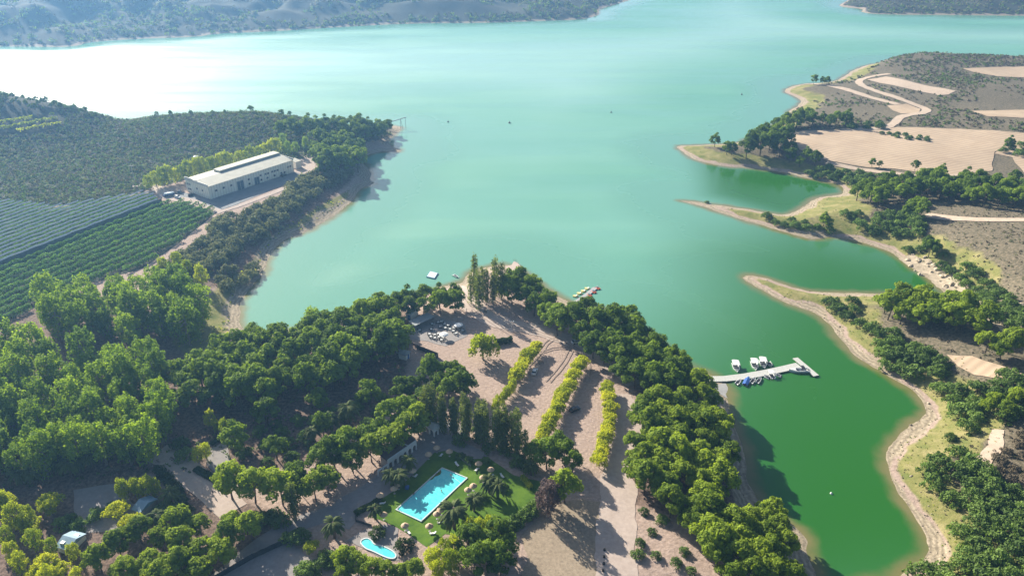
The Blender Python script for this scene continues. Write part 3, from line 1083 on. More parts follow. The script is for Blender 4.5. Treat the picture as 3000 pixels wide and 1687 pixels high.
def pts(z, l):
    p = at(S(z, l))
    TAKEN.extend(list(p[:, :2]))
    return p


# left: cottonwoods
plant('poplar', scatter('F', [(125, 800), (200, 770), (330, 765), (470, 770), (530, 830), (510, 880), (400, 880), (260, 890), (150, 860)], 7.5, seed=1), 1.85,
      'tall bright green cottonwood', 'in the clump between the orchard and the lake bay', 'cottonwoods beside the orchard')
plant('poplar', scatter('F', [(-160, 930), (40, 905), (200, 940), (390, 940), (440, 1010), (400, 1060), (200, 1080), (-160, 1090)], 8, seed=2), 1.75,
      'tall green cottonwood', 'in the wood at the left edge below the orchard', 'cottonwoods in the left wood')
plant('poplar', scatter('F', [(-160, 1110), (200, 1100), (430, 1080), (400, 1170), (200, 1200), (-160, 1230)], 6.5, seed=3), 1.55,
      'dark shaded cottonwood', 'along the lower rim of the left wood', 'shaded trees of the left wood')
plant('palm', pts('H', [(470, 690), (540, 700), (620, 660), (1030, 590), (160, 770), (260, 760), (700, 640)]), 1.25,
      'dim palm', 'under the shaded left wood', 'palms under the left wood')
# pines around the camp
plant('pine', scatter('F', [(430, 960), (560, 925), (640, 885), (730, 890), (850, 840), (960, 815), (1015, 850), (1005, 905), (940, 935), (900, 965),
                            (800, 1000), (640, 1040), (470, 1060)], 6.6, seed=4), 1.45,
      'dark green pine', 'in the camp wood left of the terrace', 'pines of the camp wood')
plant('pine', scatter('F', [(860, 822), (960, 792), (1060, 768), (1150, 768), (1165, 788), (1100, 795), (1020, 800), (940, 830)], 5.6, seed=5), 1.2,
      'dark green pine', 'in the shore strip behind the terrace kiosk', 'pines behind the kiosk')
plant('poplar', pts('F', [(790, 852)]), 1.35, 'lone upright tree', 'standing on the small beach of the left bay', None)
plant('shrub', scatter('F', [(600, 890), (680, 860), (760, 850), (850, 840), (840, 870), (700, 900), (620, 920)], 6, seed=6), 1.2,
      'olive green bush', 'along the beach edge of the left bay', 'bushes by the left beach')
plant('pineb', along('F', [(590, 1255), (650, 1268), (710, 1268)], 4.6, .8), 1.5, 'bright topped pine', 'at the gravel lane beside the camp path', 'pines by the camp path')
plant('pineb', along('F', [(740, 1265), (790, 1262), (830, 1235), (880, 1195), (940, 1165), (1000, 1130), (1060, 1090)], 4.4, 1.2), 1.15,
      'bright topped pine', 'in the row behind the pool building', 'pines behind the pool building')
plant('pine', along('F', [(760, 1225), (840, 1180), (920, 1140), (990, 1080), (1060, 1040)], 5.2, 1.5), 1.2, 'dark pine', 'in the second row behind the pool building', 'second row of pines')
plant('pine', scatter('F', [(600, 1085), (720, 1050), (860, 1010), (960, 985), (1000, 1010), (930, 1060), (830, 1120), (730, 1170), (620, 1180), (560, 1130)], 11.5, seed=40), 1.15,
      'shaded dark pine', 'in the middle camp ground above the pine row', 'pines of the middle camp')
plant('palm', pts('F', [(835, 1085), (790, 1110), (880, 1065)]), 1.3, 'shaded palm', 'in the middle camp ground', 'palms of the middle camp')
plant('shrub', scatter('F', [(560, 1110), (800, 1040), (980, 990), (1010, 1010), (900, 1090), (760, 1160), (640, 1190)], 5.5, seed=41), 1.2,
      'dark undergrowth bush', 'in the middle camp ground', 'bushes of the middle camp')
plant('column', along('F', [(1075, 1068), (1120, 1085), (1160, 1092), (1210, 1110), (1260, 1130), (1310, 1150)], 1.25, 1.7), 1.5,
      'narrow silvery poplar', 'in the screen between pool and car park', 'poplar screen of the pool')
plant('pine', pts('F', [(1085, 965), (1110, 990), (1130, 965), (1150, 985), (1130, 1010), (1165, 1000)]), 1.15,
      'dark brownish pine', 'beside the car park behind the round yellow green tree', 'dark pines at the car park')
plant('ball', pts('F', [(1215, 903)]), 1.95, 'round yellow green tree', 'between the terrace and the car park', None, asp=1.3)
plant('pine', pts('F', [(1035, 1000), (1060, 985), (1015, 1005)]), .9, 'small pine', 'in front of the fenced cabin yard', 'pines at the cabin yard')
rowA = along('F', [(1350, 885), (1330, 910), (1305, 950), (1295, 965)], 2.1, .35)
plant('yellow', rowA, 1.05, 'yellowing mulberry', 'in the short far row of the car park', 'far mulberry row')
plant('lime', along('F', [(1292, 985), (1270, 1012), (1245, 1040)], 2.2, .35), .55, 'lime green tree', 'in the short near row behind the poplar screen', 'near mulberry row')
plant('yellow', along('F', [(1465, 920), (1440, 965), (1410, 1025), (1385, 1075), (1365, 1115)], 2.2, .35), 1.0, 'yellow green mulberry',
      'in the long middle row of the car park', 'middle mulberry row')
plant('yellow', along('F', [(1525, 985), (1535, 1040), (1530, 1085), (1512, 1140), (1508, 1175)], 2.2, .35), .92, 'yellow mulberry',
      'in the row beside the gravel lane', 'mulberry row by the lane')
plant('pine', scatter('F', [(1265, 755), (1330, 735), (1400, 790), (1405, 840), (1340, 800)], 5.5, seed=7), 1.25,
      'dark green pine', 'in the clump behind the tip deck', 'pines at the tip')
plant('pine', scatter('F', [(1390, 825), (1500, 805), (1590, 830), (1610, 875), (1500, 875), (1400, 860)], 5.6, seed=8), 1.3,
      'dark green pine', 'in the clump beside the pedal boat dock', 'pines by the pedal boat dock')
plant('pine', scatter('F', [(1490, 900), (1620, 880), (1720, 935), (1750, 985), (1640, 1010), (1560, 960)], 5.3, seed=9), 1.22,
      'dark green pine', 'between the lane bend and the boat pier', 'pines near the pier')
plant('pineb', scatter('F', [(1600, 1060), (1750, 1005), (1790, 1060), (1830, 1180), (1790, 1290), (1700, 1310), (1590, 1260), (1590, 1160)], 5.5, seed=10), 1.28,
      'large green pine', 'in the belt between the gravel lane and the cove', 'pines between lane and cove')
plant('pineb', scatter('F', [(1840, 1330), (1920, 1310), (1960, 1390), (1990, 1500), (1800, 1500), (1800, 1440)], 5.0, seed=11), 1.12,
      'bright green pine', 'on the cove bank at the bottom edge', 'pines on the cove bank')
plant('column', pts('F', [(1185, 765), (1205, 780), (1215, 760), (1250, 745), (1240, 765), (1195, 740), (1262, 755), (1200, 765), (1225, 765), (1245, 755)]), 1.75,
      'slender poplar', 'on the tip of the camp peninsula', 'poplars on the tip')
plant('pineb', pts('F', [(1735, 1345), (1775, 1375), (1800, 1415), (1770, 1330), (1830, 1360)]), 1.2, 'green pine', 'on the slope between lane and cove bank', 'pines on the slope')
plant('shrub', pts('F', [(1640, 1340), (1665, 1310), (1620, 1290), (1700, 1420), (1650, 1400), (1720, 1390), (1605, 1400), (1610, 1370), (1740, 1440)]), .8, 'low green bush', 'on the pinkish slope right of the lane', 'bushes on the slope')
plant('pine', pts('F', [(988, 880), (1003, 900), (972, 905)]), 1.5, 'large dark pine', 'beside the fenced cabin yard', 'large pines by the yard')
# pool surroundings
plant('pine', pts('F', [(1345, 1165), (1375, 1180), (1420, 1170), (1440, 1190), (1400, 1150)]), 1.05, 'dark pine', 'at the corner between lawn and car park', 'pines at the lawn corner')
plant('mauve', pts('F', [(1390, 1275), (1375, 1300)]), 1.1, 'dull plum coloured tree', 'at the right end of the lawn', 'plum trees by the lawn')
plant('pineb', pts('F', [(1420, 1265)]), 1.15, 'green topped pine', 'standing behind the plum coloured trees', None)
plant('palm', pts('I', [(850, 1090)]), 1.55, 'large dark palm', 'beside the long side of the pool', None)
plant('palm', pts('I', [(380, 770), (440, 780), (510, 660)]), 1.2, 'palm', 'on the shaded lawn before the arched building', 'palms by the arched building')
plant('palm', pts('I', [(1000, 960), (1180, 860), (1110, 820), (1430, 690), (260, 1020)]), 1.0, 'palm', 'planted on the lawn around the pool', 'palms on the pool lawn')
plant('palm', pts('H', [(2520, 1160), (1300, 920), (1200, 1080)]), 1.2, 'palm', 'by the camp lanes left of the pools', 'palms by the camp lanes')
plant('hedge', pts('I', [(465, 1240)]), 1.35, 'round clipped bush', 'between the small pool and the lawn', None)
plant('hedge', pts('I', [(275, 1140)]), 1.1, 'low round bush', 'at the head of the small pool', None)
plant('shrub', pts('I', [(910, 440), (1110, 500), (1040, 400), (1230, 520), (1330, 600), (1400, 640)]), 1.25, 'rounded bush', 'on the shaded ground above the lawn', 'bushes above the lawn')
plant('shrub', pts('I', [(1310, 1060), (1360, 1020), (1410, 990), (1450, 950), (1260, 1090)]), 1.25, 'round shrub', 'in the hedge at the lower right of the lawn', 'lawn hedge shrubs')
plant('shrub', pts('I', [(1150, 730), (1085, 590), (1000, 890), (1210, 790), (1060, 870), (900, 560), (960, 590)]), .8, 'small bush', 'on the lawn among the straw parasols', 'bushes on the lawn')
plant('lime', pts('I', [(690, 1400), (780, 1360), (860, 1330), (730, 1480), (830, 1450)]), .85, 'bright yellow green tree', 'in the clump below the lawn', 'bright trees below the lawn')
plant('pine', pts('I', [(960, 1300), (1080, 1280), (1180, 1240), (1230, 1330), (1120, 1400), (1000, 1450), (1200, 1440)]), 1.05,
      'dark pine', 'in the clump between lawn and stubble field', 'dark pines below the lawn')
plant('lime', pts('I', [(960, 1160), (1040, 1150), (1120, 1130)]), .7, 'leafy green tree', 'at the lower edge of the lawn', 'trees at the lawn edge')
plant('pineb', pts('I', [(40, 1400), (130, 1440), (230, 1470), (340, 1490), (470, 1490), (30, 1500), (560, 1480)]), .78, 'green pine', 'in front of the small pool', 'pines before the small pool')
# lower left camp
plant('lime', pts('H', [(60, 970), (130, 1090), (230, 1060), (210, 1120), (400, 1000)]), .82, 'bushy yellow green tree', 'beside the lower camp yard', 'yellow green camp trees')
plant('yellow', pts('H', [(380, 1430), (310, 1500), (450, 1480), (400, 960), (60, 960), (240, 1130), (900, 1030), (1000, 1110)]), 1.25, 'yellow tree', 'between the camp cabins', 'yellow trees between the cabins')
plant('shrub', pts('H', [(460, 1080), (530, 1060), (600, 1090), (730, 1010), (880, 960), (1400, 560), (1360, 470), (1250, 950), (1330, 980), (2070, 1010), (2180, 1190), (2260, 1180), (2340, 1420), (2300, 1440),
                         (2450, 1330), (2520, 1360), (2110, 1050), (1980, 1060)]), 1.35, 'dark green bush', 'beside the camp lanes', 'bushes of the camp')
plant('yellow', pts('H', [(2350, 1270)]), .8, 'small orange green tree', 'beside the fence corner', None)
plant('lime', pts('H', [(950, 880), (1050, 860), (1120, 860), (1180, 850)]), .75, 'green tree', 'behind the blue roofed cabin', 'trees behind the cabin')
plant('lime', pts('H', [(1500, 600), (1560, 580)]), .75, 'bright bush like tree', 'standing between the two camp yards', 'trees between the yards')
plant('lime', pts('H', [(1700, 390), (1590, 330), (1640, 370)]), .6, 'small light green tree', 'in the clearing of the camp wood', 'small trees in the clearing')
plant('hedge', along('H', [(1190, 660), (1260, 740), (1330, 820), (1380, 900), (1420, 960)], 2.2, .3), .9, 'clipped cypress bush', 'in the hedge along the camp path', 'hedge of the camp path')
plant('lime', scatter('H', [(60, 1230), (300, 1190), (660, 1290), (760, 1400), (700, 1560), (40, 1560), (20, 1400)], 5.6, seed=12), .72, 'leafy green tree', 'at the bottom left corner', 'trees at the bottom left')
plant('pineb', scatter('H', [(780, 1260), (1000, 1220), (1100, 1180), (1400, 1130), (1700, 1110), (1950, 1060), (1990, 1130), (1850, 1260), (1700, 1380), (1560, 1500),
                             (1000, 1600), (760, 1500)], 5.8, seed=13), .95, 'bushy green pine', 'in the thicket above the lower fence', 'thicket above the fence')
plant('column', pts('H', [(2210, 1010), (2230, 1030)]), 1.2, 'bare pale poplar', 'at the lane beside the fence corner', 'pale poplars at the lane')
# warehouse surroundings
plant('grey', scatter('F', [(395, 690), (470, 640), (555, 572), (610, 548), (700, 510), (770, 460), (860, 415), (895, 425), (880, 450), (800, 485), (745, 530), (690, 580),
                            (615, 622), (570, 655), (510, 690), (450, 700)], 5.6, seed=14), 2.3, 'grey green tamarisk', 'between the warehouse yard and the bay', 'tamarisks along the bay')
plant('grey', scatter('F', [(540, 700), (640, 680), (620, 720), (560, 735)], 5.5, seed=15), 2.0, 'low grey green tamarisk', 'on the meadow by the left bay', 'tamarisks on the meadow')
plant('lime', pts('F', [(415, 690), (450, 680), (475, 700), (510, 720)]), 1.0, 'light green tree', 'where orchard and cottonwoods meet', 'light trees at the orchard corner')
plant('lime', along('F', [(378, 478), (430, 462), (500, 445), (560, 432), (640, 408), (700, 388)], 3.6, .8), 1.15, 'yellow green tree', 'in the hedgerow behind the warehouse', 'hedgerow behind the warehouse')
plant('poplar', pts('F', [(725, 395), (745, 390), (770, 380), (715, 370)]), 1.0, 'light green poplar', 'at the far end of the warehouse', 'poplars at the warehouse end')
plant('pine', scatter('F', [(700, 340), (780, 335), (860, 328), (940, 330), (985, 335), (960, 358), (900, 375), (840, 350), (760, 360)], 7, seed=16), 1.35,
      'dark pine', 'on the point with the landing crane', 'pines on the crane point')
plant('pine', scatter('F', [(790, 385), (860, 370), (915, 395), (925, 430), (880, 445), (820, 450), (800, 420)], 6.5, seed=17), 1.6, 'tall dark pine', 'between the warehouse and the point', 'pines beside the warehouse yard')
# ridge line of the left hill
g0 = [(-20, 586), (8, 588), (30, 590), (60, 592), (85, 590), (115, 590), (130, 588), (160, 588), (185, 587), (230, 588), (255, 586), (290, 588), (405, 590), (440, 588), (490, 592), (545, 590), (575, 592),
      (615, 590), (640, 592), (-60, 590), (-40, 592), (-5, 590), (15, 584), (20, 592), (45, 586), (70, 586), (75, 580), (100, 588), (120, 584), (140, 590), (150, 584), (172, 586), (195, 586), (205, 590), (220, 586), (270, 588), (90, 580), (60, 578), (110, 576), (130, 578), (715, 588), (735, 592), (780, 590), (830, 592), (30, 575), (100, 575), (150, 570)]
rp = np.array([G(x, Y) for x, Y in g0])
plant('pine', np.c_[rp, H(rp)], .48, 'small dark tree', 'on the ridge line of the left hill', 'trees on the left ridge', .35)
plant('lime', pts('C', []) if False else np.zeros((0, 3)), 1, '', '', None)

# right side of the lake
plant('pine', pts('C', [(240, 1110), (330, 1165), (370, 1170)]), 1.0, 'small dark pine', 'on the sandy point of the right shore', 'pines on the sandy point')
plant('pine', scatter('C', [(420, 1180), (520, 1120), (620, 1090), (700, 1060), (770, 1090), (780, 1180), (640, 1210), (520, 1215)], 7.5, seed=20), 1.6,
      'big dark pine', 'in the round grove at the field corner', 'grove at the field corner')
plant('pine', scatter('C', [(640, 1010), (760, 960), (880, 930), (1000, 930), (1240, 930), (1260, 960), (1000, 965), (800, 1000)], 7.5, seed=21), 1.25,
      'dark pine', 'in the strip behind the big bare field', 'trees behind the field')
plant('shrub', scatter('C', [(1230, 950), (1500, 930), (1490, 975), (1250, 975)], 8, seed=22), 1.6, 'green bush', 'at the back edge of the bare field', 'bushes behind the field')
plant('pine', scatter('C', [(780, 1150), (880, 1170), (960, 1230), (1040, 1260), (1020, 1300), (900, 1280), (800, 1240)], 8, seed=23), 1.0, 'dark pine', 'on the bank below the bare field', 'pines below the field')
plant('shrub', scatter('C', [(920, 1300), (1040, 1270), (1200, 1300), (1360, 1310), (1500, 1350), (1490, 1400), (1250, 1400), (1000, 1350)], 5.5, seed=24), 1.7,
      'olive green shrub', 'on the pale bank of the first cove', 'shrubs on the first cove bank')
plant('pine', pts('C', [(1425, 1262), (1480, 1268)]), .62, 'small round tree', 'of the pair at the near edge of the field', 'pair of small trees')
plant('pine', pts('C', [(1748, 1290)]), .85, 'lone round tree', 'on the near edge of the bare field', None)
plant('shrub', scatter('C', [(1480, 1005), (1600, 1000), (1720, 1030), (1850, 1050), (1840, 1070), (1700, 1055), (1500, 1022)], 5, seed=25), .95, 'low brown bush', 'in the island strip inside the bare field', 'island strip bushes')
plant('shrub', scatter('C', [(2350, 1150), (2450, 1100), (2700, 1120), (2800, 1200), (2500, 1180)], 8, seed=26), 1.5, 'bush', 'on the thicket jutting into the bare field', 'thicket in the field')
plant('pine', pts('C', [(1860, 1365), (1945, 1325), (2490, 1390), (2450, 1130), (1050, 640), (1085, 645), (985, 640)]), .85, 'single dark tree', 'along the farm tracks of the right shore', 'single trees by the tracks')
plant('pine', scatter('G', [(1240, 60), (1400, 30), (1560, -20), (1800, -60), (2100, -40), (2300, 20), (2650, 60), (2650, 130), (2400, 130), (2200, 110), (2000, 80), (1850, 60), (1500, 130), (1350, 110)], 7, seed=27), 1.25,
      'green pine', 'in the band above the second cove', 'pine band above the second cove')
plant('pine', pts('G', [(1740, 190), (1790, 210), (1700, 200)]), 1.05, 'tall dark pine', 'at the start of the pale track', 'pines at the track start')
plant('shrub', scatter('G', [(1300, 280), (1480, 190), (1700, 180), (1820, 260), (1800, 330), (1600, 340), (1420, 340)], 5, seed=28), 1.8, 'olive shrub', 'in the thicket beside the spit meadow', 'thicket beside the meadow')
plant('shrub', pts('G', [(630, 200), (1220, 190), (1270, 200), (1320, 190)]), 1.45, 'grey green bush', 'standing free on the spit meadow', 'free bushes on the meadow')
plant('shrub', pts('G', [(180, 92)]), .8, 'single small bush', 'on the thin end of the upper spit', None)
plant('pine', pts('G', [(1060, 265), (1075, 290)]), .85, 'green pine', 'on the shore of the spit meadow', 'pines on the meadow shore')
plant('shrub', scatter('G', [(660, 240), (780, 230), (900, 240), (1120, 280), (1120, 320), (980, 315), (800, 290)], 5.2, seed=29), 1.3, 'dark shrub', 'along the shore of the spit meadow', 'shore shrubs of the meadow')
plant('pine', pts('G', [(1840, 460), (1880, 480), (1850, 500)]), 1.0, 'bright pine', 'at the cliff head of the third cove', 'pines at the cliff head')
plant('shrub', scatter('G', [(1660, 450), (1780, 420), (1960, 480), (1980, 540), (1800, 480)], 5.2, seed=30), 1.4, 'dark green shrub', 'on the lip above the third cove', 'shrubs on the cove lip')
plant('shrub', scatter('G', [(1920, 560), (2150, 560), (2300, 700), (2420, 800), (2574, 900), (2600, 1060), (2400, 1000), (2280, 900), (2150, 760), (2050, 640)], 5.2, seed=31), 1.65,
      'olive green shrub', 'among the pale rocks above the third cove', 'shrubs among the rocks')
plant('shrub', scatter('G', [(1110, 860), (1250, 830), (1340, 860), (1300, 960), (1200, 960)], 5, seed=32), 1.7, 'grey green bush', 'at the root of the lower spit', 'bushes at the spit root')
plant('pineb', scatter('G', [(1450, 960), (1560, 900), (1700, 880), (1900, 900), (2150, 1000), (2300, 1060), (2250, 1110), (2000, 1060), (1850, 1060), (1600, 1010)], 5.2, seed=33), 1.3,
      'bright green pine', 'in the grove behind the lower spit', 'grove behind the lower spit')
plant('shrub', scatter('G', [(1330, 1020), (1440, 1010), (1640, 1120), (1740, 1180), (1900, 1260), (1990, 1360), (1880, 1440), (1640, 1370), (1500, 1330), (1480, 1180)], 4.6, seed=34), 1.8,
      'grey green bush', 'on the slope below the spit grove', 'bushes below the grove')
plant('pineb', scatter('G', [(2250, 1220), (2400, 1180), (2650, 1280), (2650, 1340), (2480, 1300), (2300, 1260)], 5, seed=35), 1.15, 'bright green pine', 'beside the sandy clearing', 'pines beside the clearing')
plant('shrub', scatter('J', [(1900, 30), (2200, 60), (2500, -60), (2700, 20), (2700, 280), (2500, 300), (2350, 290), (2150, 390), (2060, 240), (1980, 80)], 4.6, seed=36), 1.8,
      'green bush', 'on the slope above the cove beach bend', 'bushes above the beach bend')
plant('pineb', pts('J', [(2280, 230), (2330, 180), (2420, 260), (2500, 170)]), .8, 'bright green pine', 'rising from the bushes above the beach bend', 'pines above the beach bend')
plant('shrub', scatter('J', [(1790, 700), (1890, 640), (1900, 560), (2130, 530), (2230, 600), (2300, 740), (2420, 860), (2600, 800), (2700, 1000), (2500, 1030), (2200, 980), (1950, 860)], 4.6, seed=37), 1.85,
      'green bush', 'in the thicket beside the lower cove beach', 'thicket by the cove beach')
plant('shrub', pts('J', [(2010, 420)]), 1.1, 'single dark bush', 'on the grassy bank of the cove', None)
plant('shrub', scatter('J', [(2010, 1300), (2080, 1120), (2250, 1060), (2700, 1080), (2700, 1560), (1700, 1620), (1650, 1500), (1980, 1420)], 4.6, seed=38), 1.8,
      'green bush', 'at the bottom right corner above the beach', 'bushes at the bottom right')
plant('dry', scatter('J', [(2300, 620), (2500, 400), (2700, 350), (2700, 760), (2500, 780)], 4.5, seed=39), 1.0, 'dry grey bush', 'on the bare slope at the right edge', 'dry bushes at the right edge')


# ------------------------------------------------------------------ orchard rows, netting, hedges
def row_lines(poly, a, b, gap):
    d = (b - a) / np.linalg.norm(b - a)
    nrm = np.array([-d[1], d[0]])
    u = (poly - a) @ d
    v = (poly - a) @ nrm
    out = []
    for k in np.arange(v.min() + gap * .5, v.max(), gap):
        t = np.arange(u.min(), u.max(), .6)
        p = a + t[:, None] * d + k * nrm
        p = p[inpoly(poly, p)]
        if len(p) > 8:
            out.append(p)
    return out, d, nrm


def leaf_row(name, p, m, wdt, hgt, per, size, g, base=.3, parent=None):
    n = int(len(p) * per)
    q = p[g.integers(0, len(p), n)] + g.uniform(-.3, .3, (n, 2))
    lump = .7 + .6 * vnoise(q[:, 0] / 2.2, q[:, 1] / 2.2)
    th = g.uniform(0, math.pi, n)
    d = (p[-1] - p[0]) / np.linalg.norm(p[-1] - p[0])
    nr = np.array([-d[1], d[0]])
    off = np.cos(th) * wdt / 2 * lump
    hz = base + (np.sin(th) ** .6) * (hgt - base) * lump * g.uniform(.8, 1, n)
    xy = q + off[:, None] * nr
    C = np.c_[xy, H(q) + hz]
    N = np.c_[np.cos(th)[:, None] * nr, np.sin(th)]
    V, F_ = leaves(C, N, size, g, .7)
    o = np.array([*p[0], 0])
    me = quadmesh(name, V - o, F_, m)
    ob = link(name, me, parent)
    ob.location = o
    return ob


g1 = np.random.default_rng(42)
poly = PW('D', [(-500, 790), (0, 590), (1230, 97), (1400, 88), (1640, 150), (1350, 385), (1080, 570), (600, 710), (300, 850), (0, 1010), (-500, 1190)])
ra = PW('D', [(0, 590), (1230, 97)])
rows, rd, rn = row_lines(poly, ra[0], ra[1], 6.0)
vis = sorted(rows, key=lambda p: -float(p.mean(0) @ rn) if rn[1] > 0 else float(p.mean(0) @ rn))
for i, p in enumerate(vis):
    o = leaf_row('orchard_row', p, LM['orchard'], 2.9, 3.0, 34, .32, g1)
    tag(o, f"{ordinal(i + 1)} dark green fruit tree row from the netting, in the open orchard", 'orchard row', 'open orchard rows')

poly2 = PW('D', [(-500, 200), (0, 80), (450, 127), (1130, 18), (1222, 92), (0, 570), (-500, 765)])
rows2, d2, n2 = row_lines(poly2, ra[0], ra[1], 4.9)
vis2 = sorted(rows2, key=lambda p: float(p.mean(0) @ n2) if n2[1] > 0 else -float(p.mean(0) @ n2))
NET = mat('pale net', (.80, .79, .75), .7, (.62, .62, .60), .6)
for i, p in enumerate(vis2):
    e = empty('netted_row', (*p[0], 0))
    f = leaf_row('vines', p, LM['orchard'], 2.2, 1.8, 14, .34, g1, parent=e)
    f.location = (0, 0, 0)
    q = p[::4]
    z = H(q)
    sag = .12 * np.sin(np.arange(len(q)) * 1.3)
    V, Fc = [], []
    for (x, y), zz, s_ in zip(q, z, sag):
        for w_, h_ in ((-.8, 2.75), (0, 3.2), (.8, 2.75)):
            V.append((x + n2[0] * w_ - p[0][0], y + n2[1] * w_ - p[0][1], zz + h_ + s_))
    for k in range(len(q) - 1):
        Fc += [(k * 3, k * 3 + 3, k * 3 + 4, k * 3 + 1), (k * 3 + 1, k * 3 + 4, k * 3 + 5, k * 3 + 2)]
    b = MB(); b.add(V, Fc); b.build('cover', NET, e)
    for (x, y), zz in zip(q[::5], z[::5]):
        b = MB()
        b.tube([(x - p[0][0], y - p[0][1], zz - .3), (x - p[0][0], y - p[0][1], zz + 3.15)], .06, 5)
        b.build('post', WOOD, e)
    tag(e, f"{ordinal(i + 1)} white covered vine row from the open orchard", 'vine row', 'white covered rows')

# dark windbreak net between both plots
p = dens(PW('D', [(-480, 772), (0, 580), (1226, 95)]), 4, 0)
p = p[:int(len(p) / 2) + 1]
e = empty('windbreak_net', (*p[0], 0))
b = MB()
z = H(p)
for (a, za), (c, zc) in zip(zip(p[:-1], z[:-1]), zip(p[1:], z[1:])):
    b.add([(a[0] - p[0][0], a[1] - p[0][1], za), (c[0] - p[0][0], c[1] - p[0][1], zc), (c[0] - p[0][0], c[1] - p[0][1], zc + 3.4), (a[0] - p[0][0], a[1] - p[0][1], za + 3.4)], [(0, 1, 2, 3)])
b.build('net', mat('dark net', (.15, .17, .18), .9, (.10, .12, .125), .7), e)
for a, za in zip(p[::3], z[::3]):
    b = MB()
    b.tube([(a[0] - p[0][0], a[1] - p[0][1], za - .3), (a[0] - p[0][0], a[1] - p[0][1], za + 3.6)], .09, 5)
    b.build('post', WOOD, e)
tag(e, 'long dark windbreak net between the white covered rows and the open orchard', 'net')

poly3 = PW('A', [(-500, 885), (0, 885), (300, 892), (440, 902), (470, 945), (250, 995), (60, 1000), (-500, 1005)])
ra3 = PW('A', [(0, 985), (440, 905)])
rows3, _, n3 = row_lines(poly3, ra3[0], ra3[1], 8)
for i, p in enumerate(sorted(rows3, key=lambda p: -float(p.mean(0)[1]))):
    o = leaf_row('orchard_row', p, LM['lime'], 2.8, 2.4, 8, .5, g1)
    tag(o, f"{ordinal(i + 1)} green orchard row from the ridge on the left hill", 'orchard row', 'hill orchard rows')


def box_hedge(a, b_, wdt, hgt, label, m='hedge', name='clipped_hedge'):
    a, b_ = np.array(a[:2]), np.array(b_[:2])
    L = np.linalg.norm(b_ - a)
    p = a + np.linspace(0, 1, max(10, int(L / .4)))[:, None] * (b_ - a)
    g = np.random.default_rng(5)
    o = leaf_row(name, p, LM[m], wdt, hgt, 170, .24, g, .05)
    tag(o, label, 'hedge')
    return o


box_hedge(AT('M', 1560, 870), AT('M', 1790, 830), 2.6, 2.4, 'dark clipped hedge beside the round yellow green tree')
box_hedge(AT('I', 1365, 720), AT('I', 1425, 790), 1.0, 1.6, 'short bright hedge at the right side of the sunlit lawn', 'lime')
box_hedge(AT('I', 110, 985), AT('I', 300, 870), 1.2, 1.2, 'low dark hedge around the left end of the lawn')
box_hedge(AT('H', 1590, 460), AT('H', 1700, 405), 1.2, 1.6, 'short dark hedge at the back of the small camp yard')
box_hedge(AT('H', 1480, 650), AT('H', 1690, 760), 2.4, 1.2, 'dark ground hedge between camp path and small yard')


# ------------------------------------------------------------------ wild scrub too dense to count
def scrub(name, P, lo, hi, per, size, mats, g, clip=None):
    n = len(P)
    h = g.uniform(lo, hi, n)
    idx = np.repeat(np.arange(n), per)
    d = g.normal(size=(n * per, 3))
    d /= np.linalg.norm(d, axis=1)[:, None]
    d[:, 2] = np.abs(d[:, 2])
    C = np.c_[P, H(P)][idx] + d * (h[idx] * np.sqrt(g.uniform(.3, 1, n * per)))[:, None] * np.array([.9, .9, 1.0])
    V, F_ = leaves(C, d + np.array([0, 0, .2]), size, g, .7)
    mi = np.repeat(g.integers(0, len(mats), n), per)
    me = quadmesh(name, V, F_, mats, mi=mi)
    o = link(name, me)
    return kind(o, 'stuff')


def rnd(poly_w, n, g, thin=0, lowz=.4):
    lo, hi = poly_w.min(0), poly_w.max(0)
    c = g.uniform(lo, hi, (n, 2))
    c = c[inpoly(poly_w, c)]
    c = c[H(c) > lowz]
    if thin:
        c = c[fbm(c[:, 0] / thin, c[:, 1] / thin, 2) > g.uniform(.25, .62, len(c))]
    return c


g2 = np.random.default_rng(11)
lh = np.vstack([[G(-300, 612)], [G(0, 606)], [G(330, 600)], [G(640, 605)], [G(1000, 590)], atz(S('F', [(900, 352), (780, 395), (560, 425), (370, 478), (250, 510), (0, 520), (-500, 560)]), 6)])
hillo = PW('A', [(-500, 870), (0, 872), (300, 880), (480, 900), (480, 965), (250, 1015), (60, 1020), (-500, 1020)])
c = rnd(lh, 34000, g2, 0)
c = c[~inpoly(hillo, c)]
o = scrub('hillside_scrub', c, .35, 2.3, 16, .42, [LM['shrub'], LM['grey'], LM['dry'], LM['hedge']], g2)
tag(o, 'dense dark scrub covering the slope of the left hill', 'scrub')
fl = SHORES['farl']
c = g2.uniform([-1150, 900], [260, 1420], (16000, 2))
dd = sdf(fl, c)
k = (dd > 3) & (np.abs(c[:, 0]) < c[:, 1] * .85) & (g2.random(len(c)) < np.where(dd < 30, .8, 1.0 * sstep(.40, .62, fbm(c[:, 0] / 55, c[:, 1] / 55))))
c = c[k]
o = scrub('far_shore_wood', c, 2.0, 5.2, 16, 1.25, [LM['shrub'], LM['grey'], LM['pine'], LM['dry']], g2)
tag(o, 'hazy woods and scrub on the far left shore', 'woods')
c = g2.uniform([240, 1150], [1150, 1600], (7000, 2))
c = c[(sdf(SHORES['farr'], c) > 4)]
o = scrub('far_shore_scrub', c, 1.2, 3.6, 14, 1.0, [LM['shrub'], LM['grey'], LM['dry']], g2)
tag(o, 'sparse scrub on the far right headland', 'scrub')
FIELDS = [np.array([v.co[:2] for v in o_.data.vertices]) for o_ in []]
rp_ = atz(S('F', [(2140, 185), (2240, 140), (2320, 134), (2450, 150), (2900, 155), (2900, 480), (2576, 480), (2400, 440), (2200, 420), (2100, 390), (1990, 330), (2010, 240), (2060, 210)]), 8)
c = rnd(rp_, 24000, g2, 26, 1.0)
